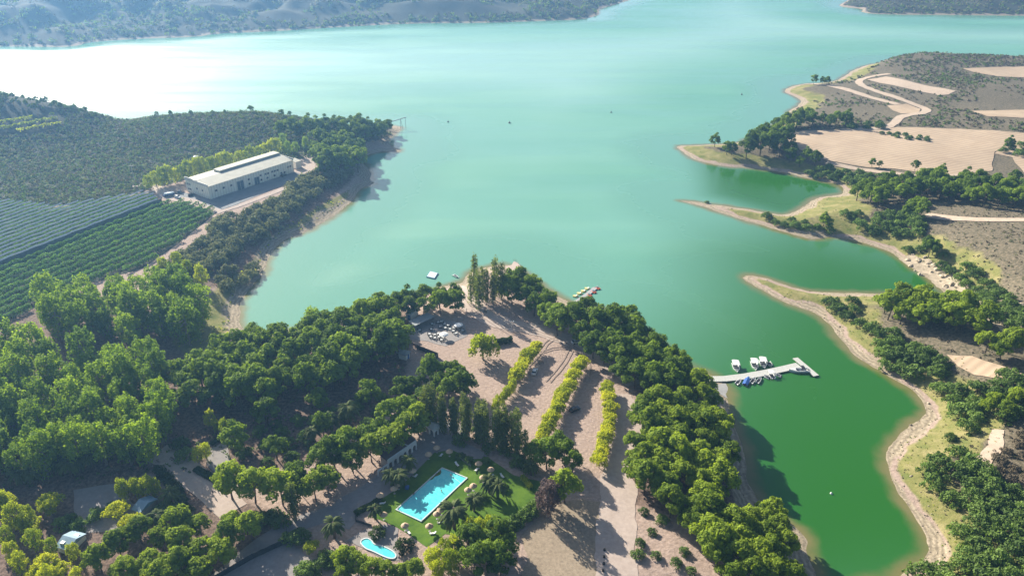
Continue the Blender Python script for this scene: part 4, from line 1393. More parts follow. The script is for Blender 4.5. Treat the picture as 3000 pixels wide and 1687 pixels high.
c = c[fbm(c[:, 0] / 70 + 3, c[:, 1] / 40) > g2.uniform(.30, .62, len(c))]
off = [PW('C', q) for q in ([(780, 990), (1000, 975), (1480, 970), (1620, 950), (2100, 965), (2600, 1000), (3000, 1000), (3000, 1335), (2600, 1335), (2400, 1300), (2040, 1335), (1400, 1285), (1080, 1220), (780, 1110)],
                            [(1530, 800), (1690, 775), (1860, 825), (1830, 870), (1600, 890), (1560, 835)], [(1380, 600), (1530, 570), (1800, 630), (2080, 685), (2010, 728), (1700, 680), (1470, 640)],
                            [(2090, 515), (2600, 500), (3000, 495), (3000, 595), (2380, 588), (2190, 552)], [(2150, 835), (2574, 825), (2900, 825), (2900, 905), (2290, 890)])]
tr_ = strip(S('C', [(1560, 560), (1420, 580), (1330, 605), (1330, 640), (1450, 690), (1560, 722), (1720, 780), (1840, 822), (1830, 855), (1700, 868), (1630, 890), (1580, 950), (1480, 972), (1200, 985)]), 9)
tr2_ = strip(S('C', [(900, 640), (1180, 660), (1400, 735), (1620, 790)]), 9)
for q in off + [tr_, tr2_]:
    c = c[~inpoly(q, c)]
o = scrub('moor_scrub', c, .6, 2.0, 18, .55, [LM['shrub'], LM['grey'], LM['dry'], LM['dry']], g2)
tag(o, 'dry scrub between the fields on the right shore', 'scrub')
rp2 = atz(S('F', [(2150, 470), (2330, 430), (2800, 490), (2900, 1500), (2450, 1500), (2400, 1300), (2420, 1080), (2400, 960), (2300, 900), (2150, 830), (2200, 780), (2420, 790), (2380, 700), (2270, 610), (2200, 560)]), 7)
c = rnd(rp2, 9000, g2, 18, 1.5)
for q in (PW('G', [(1980, 1220), (2180, 1240), (2330, 1290), (2700, 1410), (2700, 1570), (2200, 1400), (2060, 1340)]), strip(S('G', [(1830, 180), (1960, 200), (2150, 215), (2400, 222), (2800, 230)]), 9)):
    c = c[~inpoly(q, c)]
o = scrub('dry_scrub', c, .3, 1.0, 18, .24, [LM['dry'], LM['grey'], LM['dry']], g2)
tag(o, 'low dry scrub on the slopes right of the coves', 'scrub')
# weeds and stones on the cove banks
bk = GP[(dr > 3) & (dr < 26) & (np.hypot(GP[:, 0], GP[:, 1]) < 560)]
c = bk[g2.integers(0, len(bk), 2600)] + g2.normal(size=(2600, 2)) * .8
c = c[H(c) > .3]
o = scrub('bank_weeds', c, .15, .5, 9, .16, [LM['shrub'], LM['lime'], LM['dry']], g2)
tag(o, 'weeds and tufts on the grassy banks of the right coves', 'weeds')
bs = GP[(near > -1.5) & (near < 7) & (np.hypot(GP[:, 0], GP[:, 1]) < 620)]
c = bs[g2.integers(0, len(bs), 1700)] + g2.normal(size=(1700, 2)) * .7
c = c[H(c) > -.1]
ns = len(c)
sz = g2.uniform(.08, .36, (ns, 1)) * (1 + (g2.random((ns, 1)) < .06) * 1.2)
oc = np.array([(1, 0, 0), (0, 1, 0), (-1, 0, 0), (0, -1, 0), (0, 0, .7), (0, 0, -.5)], float)
Vv = (np.c_[c, H(c)][:, None, :] + oc[None] * sz[:, None, :] * g2.uniform(.6, 1.4, (ns, 6, 1))).reshape(-1, 3)
Ff = (np.array([(0, 1, 4), (1, 2, 4), (2, 3, 4), (3, 0, 4), (1, 0, 5), (2, 1, 5), (3, 2, 5), (0, 3, 5)])[None] + (np.arange(ns) * 6)[:, None, None]).reshape(-1, 3)
o = kind(link('shore_stones', quadmesh('shore_stones', Vv, Ff, [ROCK, mat('dark stones', (.20, .165, .13), .9), mat('driftwood', (.13, .10, .08), .9)], mi=np.repeat(g2.integers(0, 3, ns), 8))), 'stuff')
tag(o, 'stones and driftwood strewn along the waterline', 'stones')
wl = PW('F', [(500, 760), (600, 690), (690, 590), (780, 530), (880, 480), (900, 485), (870, 515), (790, 570), (700, 607), (650, 680), (590, 745), (575, 800), (570, 870), (480, 900), (430, 860)])
c = rnd(wl, 2600, g2, 12, .5)
o = scrub('meadow_weeds', c, .25, .9, 10, .25, [LM['lime'], LM['shrub'], LM['hedge']], g2)
tag(o, 'green weeds on the damp meadow beside the left bay', 'weeds')
un = PW('F', [(-100, 850), (480, 900), (900, 830), (1020, 880), (1010, 1010), (900, 1090), (760, 1170), (600, 1190), (400, 1200), (-100, 1240)])
c = rnd(un, 2600, g2, 14, .5)
o = scrub('undergrowth', c, .3, 1.3, 14, .28, [LM['shrub'], LM['hedge'], LM['dry']], g2)
tag(o, 'dark undergrowth beneath the trees of the camp wood', 'undergrowth')

# ------------------------------------------------------------------ buildings
def frame(a, b_, up=None):
    """local frame: origin a, x along a->b on the ground"""
    d = np.array(b_[:2]) - np.array(a[:2])
    L = float(np.linalg.norm(d))
    return L, math.atan2(d[1], d[0])


def wall_hit(z, x, y, o, rz):
    """picture point -> (distance along wall, height) on the vertical plane through o with direction rz"""
    r = rays(S(z, [(x, y)]))[0]
    n = np.array([-math.sin(rz), math.cos(rz)])
    t = (np.array(o[:2]) @ n) / (r[:2] @ n)
    p = r * t + np.array([0, 0, CAM_H])
    return float((p[:2] - np.array(o[:2])) @ np.array([math.cos(rz), math.sin(rz)])), float(p[2] - o[2])


def ribbed():
    m, t, n, l, b = nodes('ribbed cream cladding')
    tc = n.new('ShaderNodeTexCoord')
    wv = n.new('ShaderNodeTexWave'); wv.wave_type = 'BANDS'; wv.bands_direction = 'DIAGONAL'
    wv.inputs['Scale'].default_value = .33; wv.inputs['Distortion'].default_value = 0
    mp = n.new('ShaderNodeMapping'); mp.inputs['Scale'].default_value = (1, 1, 0)
    l.new(tc.outputs['Object'], mp.inputs[0]); l.new(mp.outputs[0], wv.inputs['Vector'])
    rp = n.new('ShaderNodeValToRGB')
    e = rp.color_ramp.elements
    e[0].position, e[0].color = .0, (.64, .60, .48, 1)
    e[1].position, e[1].color = .25, (.86, .83, .68, 1)
    l.new(wv.outputs['Fac'], rp.inputs[0]); l.new(rp.outputs[0], b.inputs['Base Color'])
    b.inputs['Roughness'].default_value = .7
    return m


o0 = AT('N', 930, 795)
L, rz = frame(o0, AT('N', 1985, 447))
pv = AT('N', 590, 706)
Dp = abs((pv.x - o0.x) * -math.sin(rz) + (pv.y - o0.y) * math.cos(rz))
print('warehouse', L, Dp, o0)
wh = empty('warehouse', o0, rz)
EV = 8.2
b = MB()
prof = [(0, EV), (Dp * .5, EV + 1.5), (Dp, EV)]
for x0, x1, fl in ((0, 0, 1), (L, L, 0)):
    Fv = [(x0, 0, -1.5), (x0, Dp, -1.5), (x0, Dp, EV), (x0, Dp * .5, EV + 1.5), (x0, 0, EV)]
    b.add(Fv, [tuple(range(5))[::-1] if fl else tuple(range(5))])
b.add([(0, 0, -1.5), (L, 0, -1.5), (L, 0, EV), (0, 0, EV)], [(0, 1, 2, 3)])
b.add([(0, Dp, -1.5), (L, Dp, -1.5), (L, Dp, EV), (0, Dp, EV)], [(3, 2, 1, 0)])
b.build('wall', ribbed(), wh)
ROOFM = mat('pale sheet roof', (.40, .385, .31), .7, (.32, .31, .255), .25)
b = MB()
for (y0, z0), (y1, z1) in zip(prof[:-1], prof[1:]):
    b.add([(-.15, y0 - (.35 if y0 == 0 else 0), z0 + .1), (L + .15, y0 - (.35 if y0 == 0 else 0), z0 + .1), (L + .15, y1 + (.35 if y1 == Dp else 0), z1 + .1), (-.15, y1 + (.35 if y1 == Dp else 0), z1 + .1)], [(0, 1, 2, 3)])
roof = b.build('roof', ROOFM, wh)
b = MB()
mx0 = L * .27
b.box(((mx0 + L) / 2, Dp * .66, EV + 1.75), (L - mx0 - .4, Dp * .26, 1.9))
b.build('roof_monitor', mat('light sheet roof', (.46, .44, .35), .7, (.38, .37, .30), .25), roof)
for x0, x1, yy in ((L * .02, L * .12, .6), (L * .13, L * .25, .62)):
    b = MB()
    y0, y1 = Dp * (yy - .06), Dp * (yy + .09)
    zf = lambda y: EV + 1.5 - (y - Dp * .5) * 3 / Dp + .16
    b.add([(x0, y0, zf(y0)), (x1, y0, zf(y0)), (x1, y1, zf(y1)), (x0, y1, zf(y1))], [(0, 1, 2, 3)])
    b.build('skylight', WHITE, roof)
b = MB()
b.box((-.25, Dp * .5, EV + .55), (.3, Dp + .4, 1.5))
b.box((L + .25, Dp * .5, EV + .55), (.3, Dp + .4, 1.5))
b.box((-.28, Dp * .8, EV + 1.5), (.3, Dp * .34, .7))
b.build('parapet', mat('pale trim', (.70, .68, .60), .6), wh)
for (x, y) in ((1000, 680), (1095, 645), (1190, 615), (1410, 540), (1420, 595), (1560, 490), (1622, 473), (1655, 463), (1705, 443), (1738, 434), (1772, 424), (1905, 384), (1935, 374), (1570, 545), (1645, 520), (1735, 490), (1820, 460), (1862, 450)):
    s, hz = wall_hit('N', x, y, o0, rz)
    b = MB()
    b.box((s, -.05, hz), (1.5, .14, 1.15))
    wn = b.build('window', GREYM, wh)
    b = MB(); b.box((s, -.11, hz), (1.25, .05, .92)); b.build('pane', GLASS, wn)
for (x, y, ww, hh) in ((1310, 625, 4.6, 5.6), (1515, 563, 3.6, 4.6)):
    s, hz = wall_hit('N', x, y, o0, rz)
    b = MB(); b.box((s, -.06, hh / 2), (ww + .7, .14, hh + .4)); d_ = b.build('door', mat('pale trim', (.7, .68, .6)), wh)
    b = MB(); b.box((s - ww * .26, -.15, hh / 2), (ww * .46, .08, hh)); b.box((s + ww * .26, -.15, hh / 2), (ww * .46, .08, hh))
    b.build('door_leaf', mat('dark blue door', (.07, .12, .17), .5), d_)
for yy, zz in ((.28, 4.4), (.52, 4.4), (.82, 5.6), (.9, 5.6), (.82, 2.4), (.9, 2.4)):
    b = MB(); b.box((-.05, Dp * yy, zz), (.14, 1.4, 1.0)); wn = b.build('window', GREYM, wh)
    b = MB(); b.box((-.11, Dp * yy, zz), (.05, 1.15, .8)); b.build('pane', GLASS, wn)
tag(wh, 'long cream ribbed warehouse with pale sheet roof beside the left orchard', 'warehouse')
# annex at the far end
a0 = AT('N', 2010, 400)
e = empty('annex_shed', a0, rz)
b = MB(); b.box((1.5, 2, 1.8), (4.5, 6, 5)); b.build('wall', WHITE, e)
b = MB(); b.add([(-1.0, -1.3, 4.4), (4.0, -1.3, 4.4), (4.0, 5.3, 5.0), (-1.0, 5.3, 5.0), (-1.0, -1.3, 4.6), (4.0, -1.3, 4.6), (4.0, 5.3, 5.2), (-1.0, 5.3, 5.2)],
                [(3, 2, 1, 0), (4, 5, 6, 7), (0, 1, 5, 4), (1, 2, 6, 5), (2, 3, 7, 6), (3, 0, 4, 7)]); b.build('roof', ROOFM, e)
tag(e, 'small white shed at the far end of the warehouse', 'shed')
a0 = AT('N', 755, 300)
e = empty('pump_hut', a0, rz)
b = MB(); b.box((0, 0, 1.2), (2.4, 2.4, 2.8)); b.build('wall', WHITE, e)
b = MB(); b.lathe([(2.1, 2.6), (2.1, 2.75), (.1, 3.4)], n=4); b.build('roof', WHITE, e)
tag(e, 'tiny white hut behind the warehouse hedgerow', 'hut')


def arch_wall(b, L_, h, n, pier, spring, th=.35, m=0, x0=0, y0=0, rz_=0, z0=0):
    """wall pierced by n round arches, local x along the wall"""
    bay = L_ / n
    r = (bay - pier) / 2
    ca, sa = math.cos(rz_), math.sin(rz_)

    def P(x, y, z):
        return (x0 + x * ca - y * sa, y0 + x * sa + y * ca, z0 + z)
    for i in range(n):
        xa = i * bay
        for xs, xe in ((xa, xa + pier / 2), (xa + bay - pier / 2, xa + bay)):
            V = [P(xs, 0, -.6), P(xe, 0, -.6), P(xe, 0, h), P(xs, 0, h), P(xs, th, -.6), P(xe, th, -.6), P(xe, th, h), P(xs, th, h)]
            b.add(V, [(0, 1, 2, 3), (7, 6, 5, 4), (0, 4, 5, 1), (1, 5, 6, 2), (2, 6, 7, 3), (3, 7, 4, 0)], m)
        k = 10
        cx = xa + bay / 2
        A = [(cx - r * math.cos(math.pi * j / k), min(h - .15, spring + min(r, h - .2 - spring) * math.sin(math.pi * j / k))) for j in range(k + 1)]
        for (xa_, za_), (xb_, zb_) in zip(A[:-1], A[1:]):
            V = [P(xa_, 0, za_), P(xb_, 0, zb_), P(xb_, 0, h), P(xa_, 0, h), P(xa_, th, za_), P(xb_, th, zb_), P(xb_, th, h), P(xa_, th, h)]
            b.add(V, [(0, 1, 2, 3), (7, 6, 5, 4), (0, 4, 5, 1), (2, 6, 7, 3)], m)


# arched pool building
o1 = AT('K', 200, 905)
L1, rz1 = frame(o1, AT('K', 628, 600))
e = empty('arched_building', o1, rz1)
b = MB(); arch_wall(b, L1, 3.9, 6, .75, 1.7); b.build('arcade', WHITE, e)
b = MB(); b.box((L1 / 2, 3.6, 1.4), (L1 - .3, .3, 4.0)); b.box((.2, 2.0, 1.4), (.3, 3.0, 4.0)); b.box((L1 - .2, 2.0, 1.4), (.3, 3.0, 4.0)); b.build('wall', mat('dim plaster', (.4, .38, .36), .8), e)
b = MB()
b.add([(-.2, .45, 3.5), (L1 + .2, .45, 3.5), (L1 + .2, 4.6, 4.4), (-.2, 4.6, 4.4), (-.2, .45, 3.65), (L1 + .2, .45, 3.65), (L1 + .2, 4.6, 4.55), (-.2, 4.6, 4.55)],
      [(3, 2, 1, 0), (4, 5, 6, 7), (0, 1, 5, 4), (1, 2, 6, 5), (2, 3, 7, 6), (3, 0, 4, 7)])
b.build('roof', mat('brown tiles', (.16, .10, .08), .85, (.10, .07, .06), 3), e)
b = MB(); b.tube([(L1 * .72, .4, 3.85), (L1 * .6, 4.6, 4.75)], .12, 6); b.build('roof_pipe', WHITE, e)
b = MB(); arch_wall(b, 4.2, 2.4, 2, .4, 1.2, x0=-4.3, y0=.05); b.build('side_arcade', WHITE, e)
tag(e, 'low white building with a row of arches beside the pool lawn', 'building')

o2 = AT('K', 893, 415)
L2_, rz2 = frame(o2, AT('K', 1008, 335))
e = empty('pavilion', o2, rz2)
b = MB()
W2 = 4.8
arch_wall(b, L2_, 3.0, 2, .5, 1.5)
arch_wall(b, L2_, 3.0, 2, .5, 1.5, y0=W2)
b.build('arcade', WHITE, e)
b = MB()
arch_wall(b, W2 - .4, 3.0, 2, .5, 1.5, x0=.35, y0=.37, rz_=math.pi / 2)
arch_wall(b, W2 - .4, 3.0, 2, .5, 1.5, x0=L2_, y0=.37, rz_=math.pi / 2)
b.build('side_arcade', WHITE, e)
b = MB()
b.add([(-.2, -.2, 3.02), (L2_ + .2, -.2, 3.02), (L2_ + .2, W2 + .6, 3.02), (-.2, W2 + .6, 3.02), (L2_ * .5, W2 * .3, 3.9), (L2_ * .5, W2 * .8, 3.9)],
      [(0, 1, 4), (1, 2, 5, 4), (2, 3, 5), (3, 0, 4, 5), (3, 2, 1, 0)])
b.build('roof', mat('pale roof', (.62, .64, .62), .7, (.52, .54, .53), 1), e)
tag(e, 'small white arched pavilion with hipped roof under the poplar screen', 'pavilion')


def hut(name, z, corner, along_, depth, h, wallm, roofm, label, door=None, roof='flat', over=.3, cat='hut'):
    o_ = AT(z, *corner)
    L_, r_ = frame(o_, AT(z, *along_))
    e_ = empty(name, o_, r_)
    b_ = MB(); b_.box((L_ / 2, depth / 2, h / 2 - .3), (L_, depth, h + .6)); b_.build('wall', wallm, e_)
    b_ = MB()
    if roof == 'flat':
        b_.box((L_ / 2, depth / 2, h + .1), (L_ + 2 * over, depth + 2 * over, .18))
    else:
        x0, x1, y0, y1 = -over, L_ + over, -over, depth + over
        b_.add([(x0, y0, h), (x1, y0, h), (x1, y1, h), (x0, y1, h), (x0, depth / 2, h + depth * .22), (x1, depth / 2, h + depth * .22)],
               [(0, 1, 5, 4), (2, 3, 4, 5), (0, 4, 3), (1, 2, 5), (3, 2, 1, 0)])
    b_.build('roof', roofm, e_)
    if door:
        dx, dw, dh, dm, side = door
        b_ = MB()
        if side:
            b_.box((-.04, dx, dh / 2), (.1, dw, dh))
        else:
            b_.box((dx, -.04, dh / 2), (dw, .1, dh))
        b_.build('door', dm, e_)
    tag(e_, label, cat)
    return e_, L_


k_, kl = hut('beach_kiosk', 'M', (285, 505), (388, 420), 2.6, 2.7, WHITE, WHITE, 'small white kiosk with a bright blue door behind the terrace', (1.1, 1.4, 2.3, BLUE, 1))
hut('cabin', 'M', (205, 1112), (262, 1065), 4.0, 2.5, WHITE, mat('grey roof sheet', (.33, .36, .37), .7), 'white cabin with grey roof and blue door under the camp pines', (1.6, .9, 2.1, BLUE, 0), over=.5)
hut('camp_cabin', 'H', (1010, 985), (1068, 1010), 6.0, 2.2, mat('dim plaster', (.4, .38, .36)), SKYB, 'camp cabin with plain pale blue roof between yellow trees', roof='gable', cat='cabin')
e_, l_ = hut('caravan', 'H', (440, 1265), (530, 1290), 6.0, 2.1, WHITE, SKYB, 'white camping cabin with stained blue roof at the lower left corner', roof='gable', cat='cabin')
b = MB(); b.box((l_ * .3, 1.2, 2.75), (1.2, 1.0, .35)); b.box((l_ * .7, 4.6, 2.75), (1.4, .9, .35)); b.build('roof_vent', WHITE, e_)
# flat awning beside the kiosk
aw = [AT('M', *q) for q in ((345, 665), (640, 525), (530, 470), (245, 600))]
c0 = sum(aw, Vector()) / 4
e = empty('awning', c0)
b = MB(); b.prism([(p_.x - c0.x, p_.y - c0.y) for p_ in aw], 2.45, 2.6); b.build('canopy', mat('grey awning', (.31, .33, .33), .8), e)
for p_ in aw:
    b = MB(); q_ = c0 + (p_ - c0) * .94 - c0; b.tube([(q_.x, q_.y, -.4), (q_.x, q_.y, 2.46)], .07, 6); b.build('post', GREYM, e)
tag(e, 'flat grey awning on posts in front of the kiosk', 'awning')


def fence(name, z, px, h, m, label, cat='fence', gap=2.5):
    p_ = at(S(z, px))
    e_ = empty(name, p_[0])
    b_, b2 = MB(), MB()
    for a, c_ in zip(p_[:-1], p_[1:]):
        n_ = max(1, int(np.linalg.norm(c_ - a) / gap))
        for i_ in range(n_):
            u, v = a + (c_ - a) * i_ / n_, a + (c_ - a) * (i_ + 1) / n_
            r_ = math.atan2(v[1] - u[1], v[0] - u[0])
            mid = (u + v) / 2 - p_[0]
            b_.box((mid[0], mid[1], float(H((u + v)[None, :2] / 2)[0]) - p_[0][2] + h / 2), (np.linalg.norm((v - u)[:2]), .08, h), rz=r_)
            q_ = u - p_[0]
            b2 = MB()
            b2.box((q_[0], q_[1], q_[2] + h / 2), (.14, .14, h + .25))
            b2.build('post', DARK, e_)
    b_.build('panel', m, e_)
    tag(e_, label, cat)


FEN = mat('dark fence mesh', (.035, .04, .05), .8)
fence('fence', 'M', [(370, 935), (690, 1060), (560, 1210), (430, 1260)], 1.9, FEN, 'dark fence around the shaded cabin yard')
fence('fence', 'H', [(1560, 1520), (1900, 1320), (2170, 1195), (2160, 1110)], 1.9, FEN, 'long dark fence at the bottom edge beside the lane')
fence('low_wall', 'I', [(105, 985), (110, 1040), (230, 1075)], .9, mat('dark wall', (.08, .085, .09), .9), 'low dark wall at the left end of the lawn', 'wall')
fence('low_wall', 'M', [(280, 855), (410, 935)], 1.0, mat('pink wall', (.42, .25, .2), .9), 'short pinkish wall between terrace and cabin', 'wall')
fence('low_wall', 'K', [(1230, 700), (1440, 860)], .8, mat('stone wall', (.3, .28, .25), .9), 'low stone edging above the pool lawn', 'wall')

# ------------------------------------------------------------------ pools
def waterm(name, c, c2):
    m, t, n, l, bb = nodes(name)
    g = n.new('ShaderNodeNewGeometry')
    no = n.new('ShaderNodeTexNoise'); no.inputs['Scale'].default_value = .5; no.inputs['Detail'].default_value = 4; no.inputs['Distortion'].default_value = 1.5
    l.new(g.outputs['Position'], no.inputs['Vector'])
    rp = n.new('ShaderNodeValToRGB')
    rp.color_ramp.elements[0].position, rp.color_ramp.elements[0].color = .35, (*c, 1)
    rp.color_ramp.elements[1].position, rp.color_ramp.elements[1].color = .7, (*c2, 1)
    l.new(no.outputs['Fac'], rp.inputs[0]); l.new(rp.outputs[0], bb.inputs['Base Color'])
    bb.inputs['Roughness'].default_value = .08; bb.inputs['IOR'].default_value = 1.33
    bp = n.new('ShaderNodeBump'); bp.inputs['Strength'].default_value = .25
    n2_ = n.new('ShaderNodeTexNoise'); n2_.inputs['Scale'].default_value = 2.2
    l.new(g.outputs['Position'], n2_.inputs['Vector']); l.new(n2_.outputs['Fac'], bp.inputs['Height']); l.new(bp.outputs[0], bb.inputs['Normal'])
    return m


POOLW = waterm('pool water', (.09, .60, .63), (.16, .70, .70))


def pool(name, outline, label, rim=.45, lanes=False):
    p_ = outline[:, :2]
    z_ = float(H(p_).mean()) + .2
    c_ = p_.mean(0)
    e_ = empty(name, (*c_, z_))
    q = p_ - c_
    if np.cross(q[1] - q[0], q[2] - q[1]) < 0:
        q = q[::-1]
    n_ = len(q)
    out_ = []
    for i_ in range(n_):
        a, b_, d_ = q[i_ - 1], q[i_], q[(i_ + 1) % n_]
        t1, t2 = (b_ - a) / np.linalg.norm(b_ - a), (d_ - b_) / np.linalg.norm(d_ - b_)
        nn = np.array([t1[1], -t1[0]]) + np.array([t2[1], -t2[0]])
        nn /= np.linalg.norm(nn)
        out_.append(b_ + nn * rim * 1.2)
    b_ = MB()
    V = [(*v, .1) for v in q] + [(*v, .1) for v in out_] + [(*v, -.8) for v in q] + [(*v, -.8) for v in out_]
    Fc = []
    for i_ in range(n_):
        j = (i_ + 1) % n_
        Fc += [(i_, n_ + i_, n_ + j, j), (n_ + i_, 3 * n_ + i_, 3 * n_ + j, n_ + j), (2 * n_ + i_, i_, j, 2 * n_ + j)]
    b_.add(V, Fc); b_.build('coping', mat('pool coping', (.55, .62, .62), .6), e_)
    b_ = MB(); b_.add([(*v, -.05) for v in q], [tuple(range(n_))]); b_.build('pool_water', POOLW, e_)
    tag(e_, label, 'pool')
    return e_, z_


pe, pz = pool('swimming_pool', at(S('I', [(760, 640), (940, 715), (600, 1035), (420, 950)])), 'large rectangular turquoise swimming pool in the lawn')
b = MB()
q = [at(S('I', [v]))[0] - np.array(pe.location) for v in ((820, 690), (905, 755))]
b.tube([(q[0][0], q[0][1], -.03), (q[1][0], q[1][1], -.03)], .07, 6)
b.build('lane_rope', WHITE, pe)
for v in ((425, 945), (600, 1030)):
    q = at(S('I', [v]))[0] - np.array(pe.location)
    b = MB()
    for s_ in (-.25, .25):
        b.tube([(q[0] + s_, q[1], -.3), (q[0] + s_, q[1], .9), (q[0] + s_, q[1] + .5, .9), (q[0] + s_, q[1] + .5, .1)], .04, 6)
    b.build('ladder', GREYM, pe)
kp = chaikin(at(S('I', [(140, 1190), (190, 1165), (225, 1185), (240, 1215), (300, 1225), (370, 1255), (410, 1290), (400, 1320), (340, 1310), (240, 1260), (180, 1240)]))[:, :2], 2)
pool('wading_pool', kp, 'small kidney shaped wading pool in the bottom terrace', .3)

# ------------------------------------------------------------------ parasols, loungers, tables
def parasol(r, h, canm, polem, cone=.55):
    e_ = empty('parasol')
    b_ = MB(); b_.lathe([(r * .97, h - .12), (r, h - .1), (r * .72, h + cone * .42), (r * .38, h + cone * .82), (.12, h + cone * 1.1), (.05, h + cone * 1.3)], n=14)
    b_.build('canopy', canm, e_)
    b_ = MB(); b_.tube([(0, 0, -.2), (0, 0, h + cone)], .06, 6); b_.build('pole', polem, e_)
    b_ = MB(); b_.lathe([(.35, 0), (.35, .12), (.1, .18)], n=10); b_.build('base', CONC, e_)
    return e_


P0 = parasol(1.22, 2.15, STRAW, WOOD, .7)
spots = [(1035, 640, 'sunlit straw parasol beside the yellowish bush above the lawn'), (1125, 685, 'sunlit straw parasol furthest right above the pool'),
         (1068, 745, 'sunlit straw parasol left of the dark loungers'), (995, 808, 'upper straw parasol of the pair right of the pool'),
         (955, 838, 'lower straw parasol of the pair right of the pool'), (815, 548, 'shaded straw parasol at the top edge of the lawn'),
         (720, 520, 'dim straw parasol nearest the pavilion'), (658, 570, 'dim straw parasol in front of the arched building'),
         (540, 695, 'dim straw parasol on the lawn right of the twin palms'), (432, 795, 'small dim straw parasol behind another, left of the pool'),
         (400, 828, 'large dim straw parasol left of the pool'), (295, 880, 'dim straw parasol furthest left of the pool'),
         (322, 1025, 'faint straw parasol beside the small palm by the low wall'), (482, 1108, 'pinkish straw parasol below the left corner of the pool'),
         (665, 1112, 'sunlit straw parasol below the bottom corner of the pool'), (722, 1020, 'straw parasol at the left of the large dark palm, lower one'),
         (750, 990, 'straw parasol touching the fronds of the large dark palm')]
for i, (x, y, lb) in enumerate(spots):
    e = P0 if i == 0 else copy_tree(P0)
    e.location = AT('I', x, y)
    e.rotation_euler.z = i * .7
    tag(e, lb, 'parasol', 'straw parasols around the pool')
P1 = parasol(1.9, 2.3, WHITE, GREYM, .45)
for i, (x, y, lb) in enumerate(((1000, 640, 'large white parasol at the right end of the terrace tables'), (780, 785, 'large white parasol over the lower group of terrace tables'))):
    e = P1 if i == 0 else copy_tree(P1)
    e.location = AT('M', x, y)
    tag(e, lb, 'parasol', 'white terrace parasols')


def lounger():
    e_ = empty('sun_lounger')
    b_ = MB(); b_.box((0, -.3, .32), (.66, 1.3, .08)); b_.build('seat', WHITE, e_)
    b_ = MB(); b_.add([(-.33, .35, .36), (.33, .35, .36), (.33, .95, .78), (-.33, .95, .78), (-.33, .35, .28), (.33, .35, .28), (.33, .98, .70), (-.33, .98, .70)],
                      [(0, 1, 2, 3), (7, 6, 5, 4), (0, 4, 5, 1), (1, 5, 6, 2), (2, 6, 7, 3), (3, 7, 4, 0)]); b_.build('backrest', WHITE, e_)
    for sx in (-.28, .28):
        for sy in (-.85, .3):
            b_ = MB(); b_.box((sx, sy, .14), (.05, .05, .29)); b_.build('leg', WHITE, e_)
    return e_


L0 = lounger()
for i, (x, y) in enumerate([(1150, 705), (1015, 655), (1090, 760), (1210, 700), (560, 700), (312, 905), (870, 612), (750, 545), (745, 1048), (1160, 720), (1000, 855), (690, 1130), (505, 1120)]):
    e = L0 if i == 0 else copy_tree(L0)
    e.location = AT('I', x, y)
    e.rotation_euler.z = .6 + 2.1 * (i % 3)
    tag(e, 'white sun lounger on the lawn near the straw parasols', 'sun lounger', 'loungers on the pool lawn')
e = empty('water_tub', AT('I', 495, 790))
b = MB(); b.lathe([(.62, 0), (.7, .15), (.72, .9), (.62, .95)], n=16); b.build('body', BLUE, e)
b = MB(); b.lathe([(.64, .95), (.5, 1.1), (.1, 1.16)], n=16); b.build('lid', BLUE, e)
tag(e, 'blue round tub on the shaded lawn left of the pool', 'tub')

TABT = mat('white table top', (.62, .63, .62), .5)
CHM = mat('dark chair frame', (.06, .075, .075), .6)


def table():
    e_ = empty('table')
    b_ = MB(); b_.lathe([(.52, .70), (.55, .72), (.55, .75), (.5, .76)], n=14); b_.build('top', TABT, e_)
    b_ = MB(); b_.tube([(0, 0, 0), (0, 0, .71)], .05, 6); b_.lathe([(.3, 0), (.3, .04), (.06, .08)], n=10); b_.build('leg', DARK, e_)
    return e_


def chair(m_):
    b_ = MB()
    b_.box((0, 0, .44), (.46, .46, .06)); b_.box((0, .22, .70), (.46, .06, .46))
    for sx in (-.2, .2):
        for sy in (-.2, .2):
            b_.box((sx, sy, .2), (.05, .05, .44))
    return b_.build('chair', m_)


T0 = table()
C0, C1 = chair(CHM), chair(mat('pale chair frame', (.55, .56, .55), .6))
tabs = [(600, 580), (740, 545), (720, 620), (800, 640), (870, 655), (920, 685), (840, 600), (1010, 625), (1060, 680), (690, 555), (930, 640), (960, 720), (790, 580),
        (560, 730), (580, 770), (640, 740), (640, 790), (690, 725), (700, 775), (760, 780), (590, 660), (410, 675), (740, 820)]
for i, (x, y) in enumerate(tabs):
    e = T0 if i == 0 else copy_tree(T0)
    p_ = AT('M', x, y)
    e.location = p_ + Vector((0, 0, .08))
    up_ = y < 700 and x > 590
    tag(e, 'round white table in the upper group on the terrace' if up_ else 'round white table in the lower group on the terrace', 'table', 'upper terrace tables' if up_ else 'lower terrace tables')
    for k in range(4):
        a = k * math.pi / 2 + x * .01
        src = C1 if (x * 7 + k * 3) % 5 == 0 else C0
        c_ = src if (src.location.length == 0) else src.copy()
        if c_ is not src:
            col.objects.link(c_)
        c_.location = p_ + Vector((math.cos(a) * .85, math.sin(a) * .85, .09))
        c_.rotation_euler = (0, 0, a - math.pi / 2)
        pal = src is C1
        tag(c_, f"{'pale' if pal else 'dark'} chair in the {'upper' if up_ else 'lower'} table group on the terrace", 'chair', f"{'pale' if pal else 'dark'} chairs of the {'upper' if up_ else 'lower'} tables")


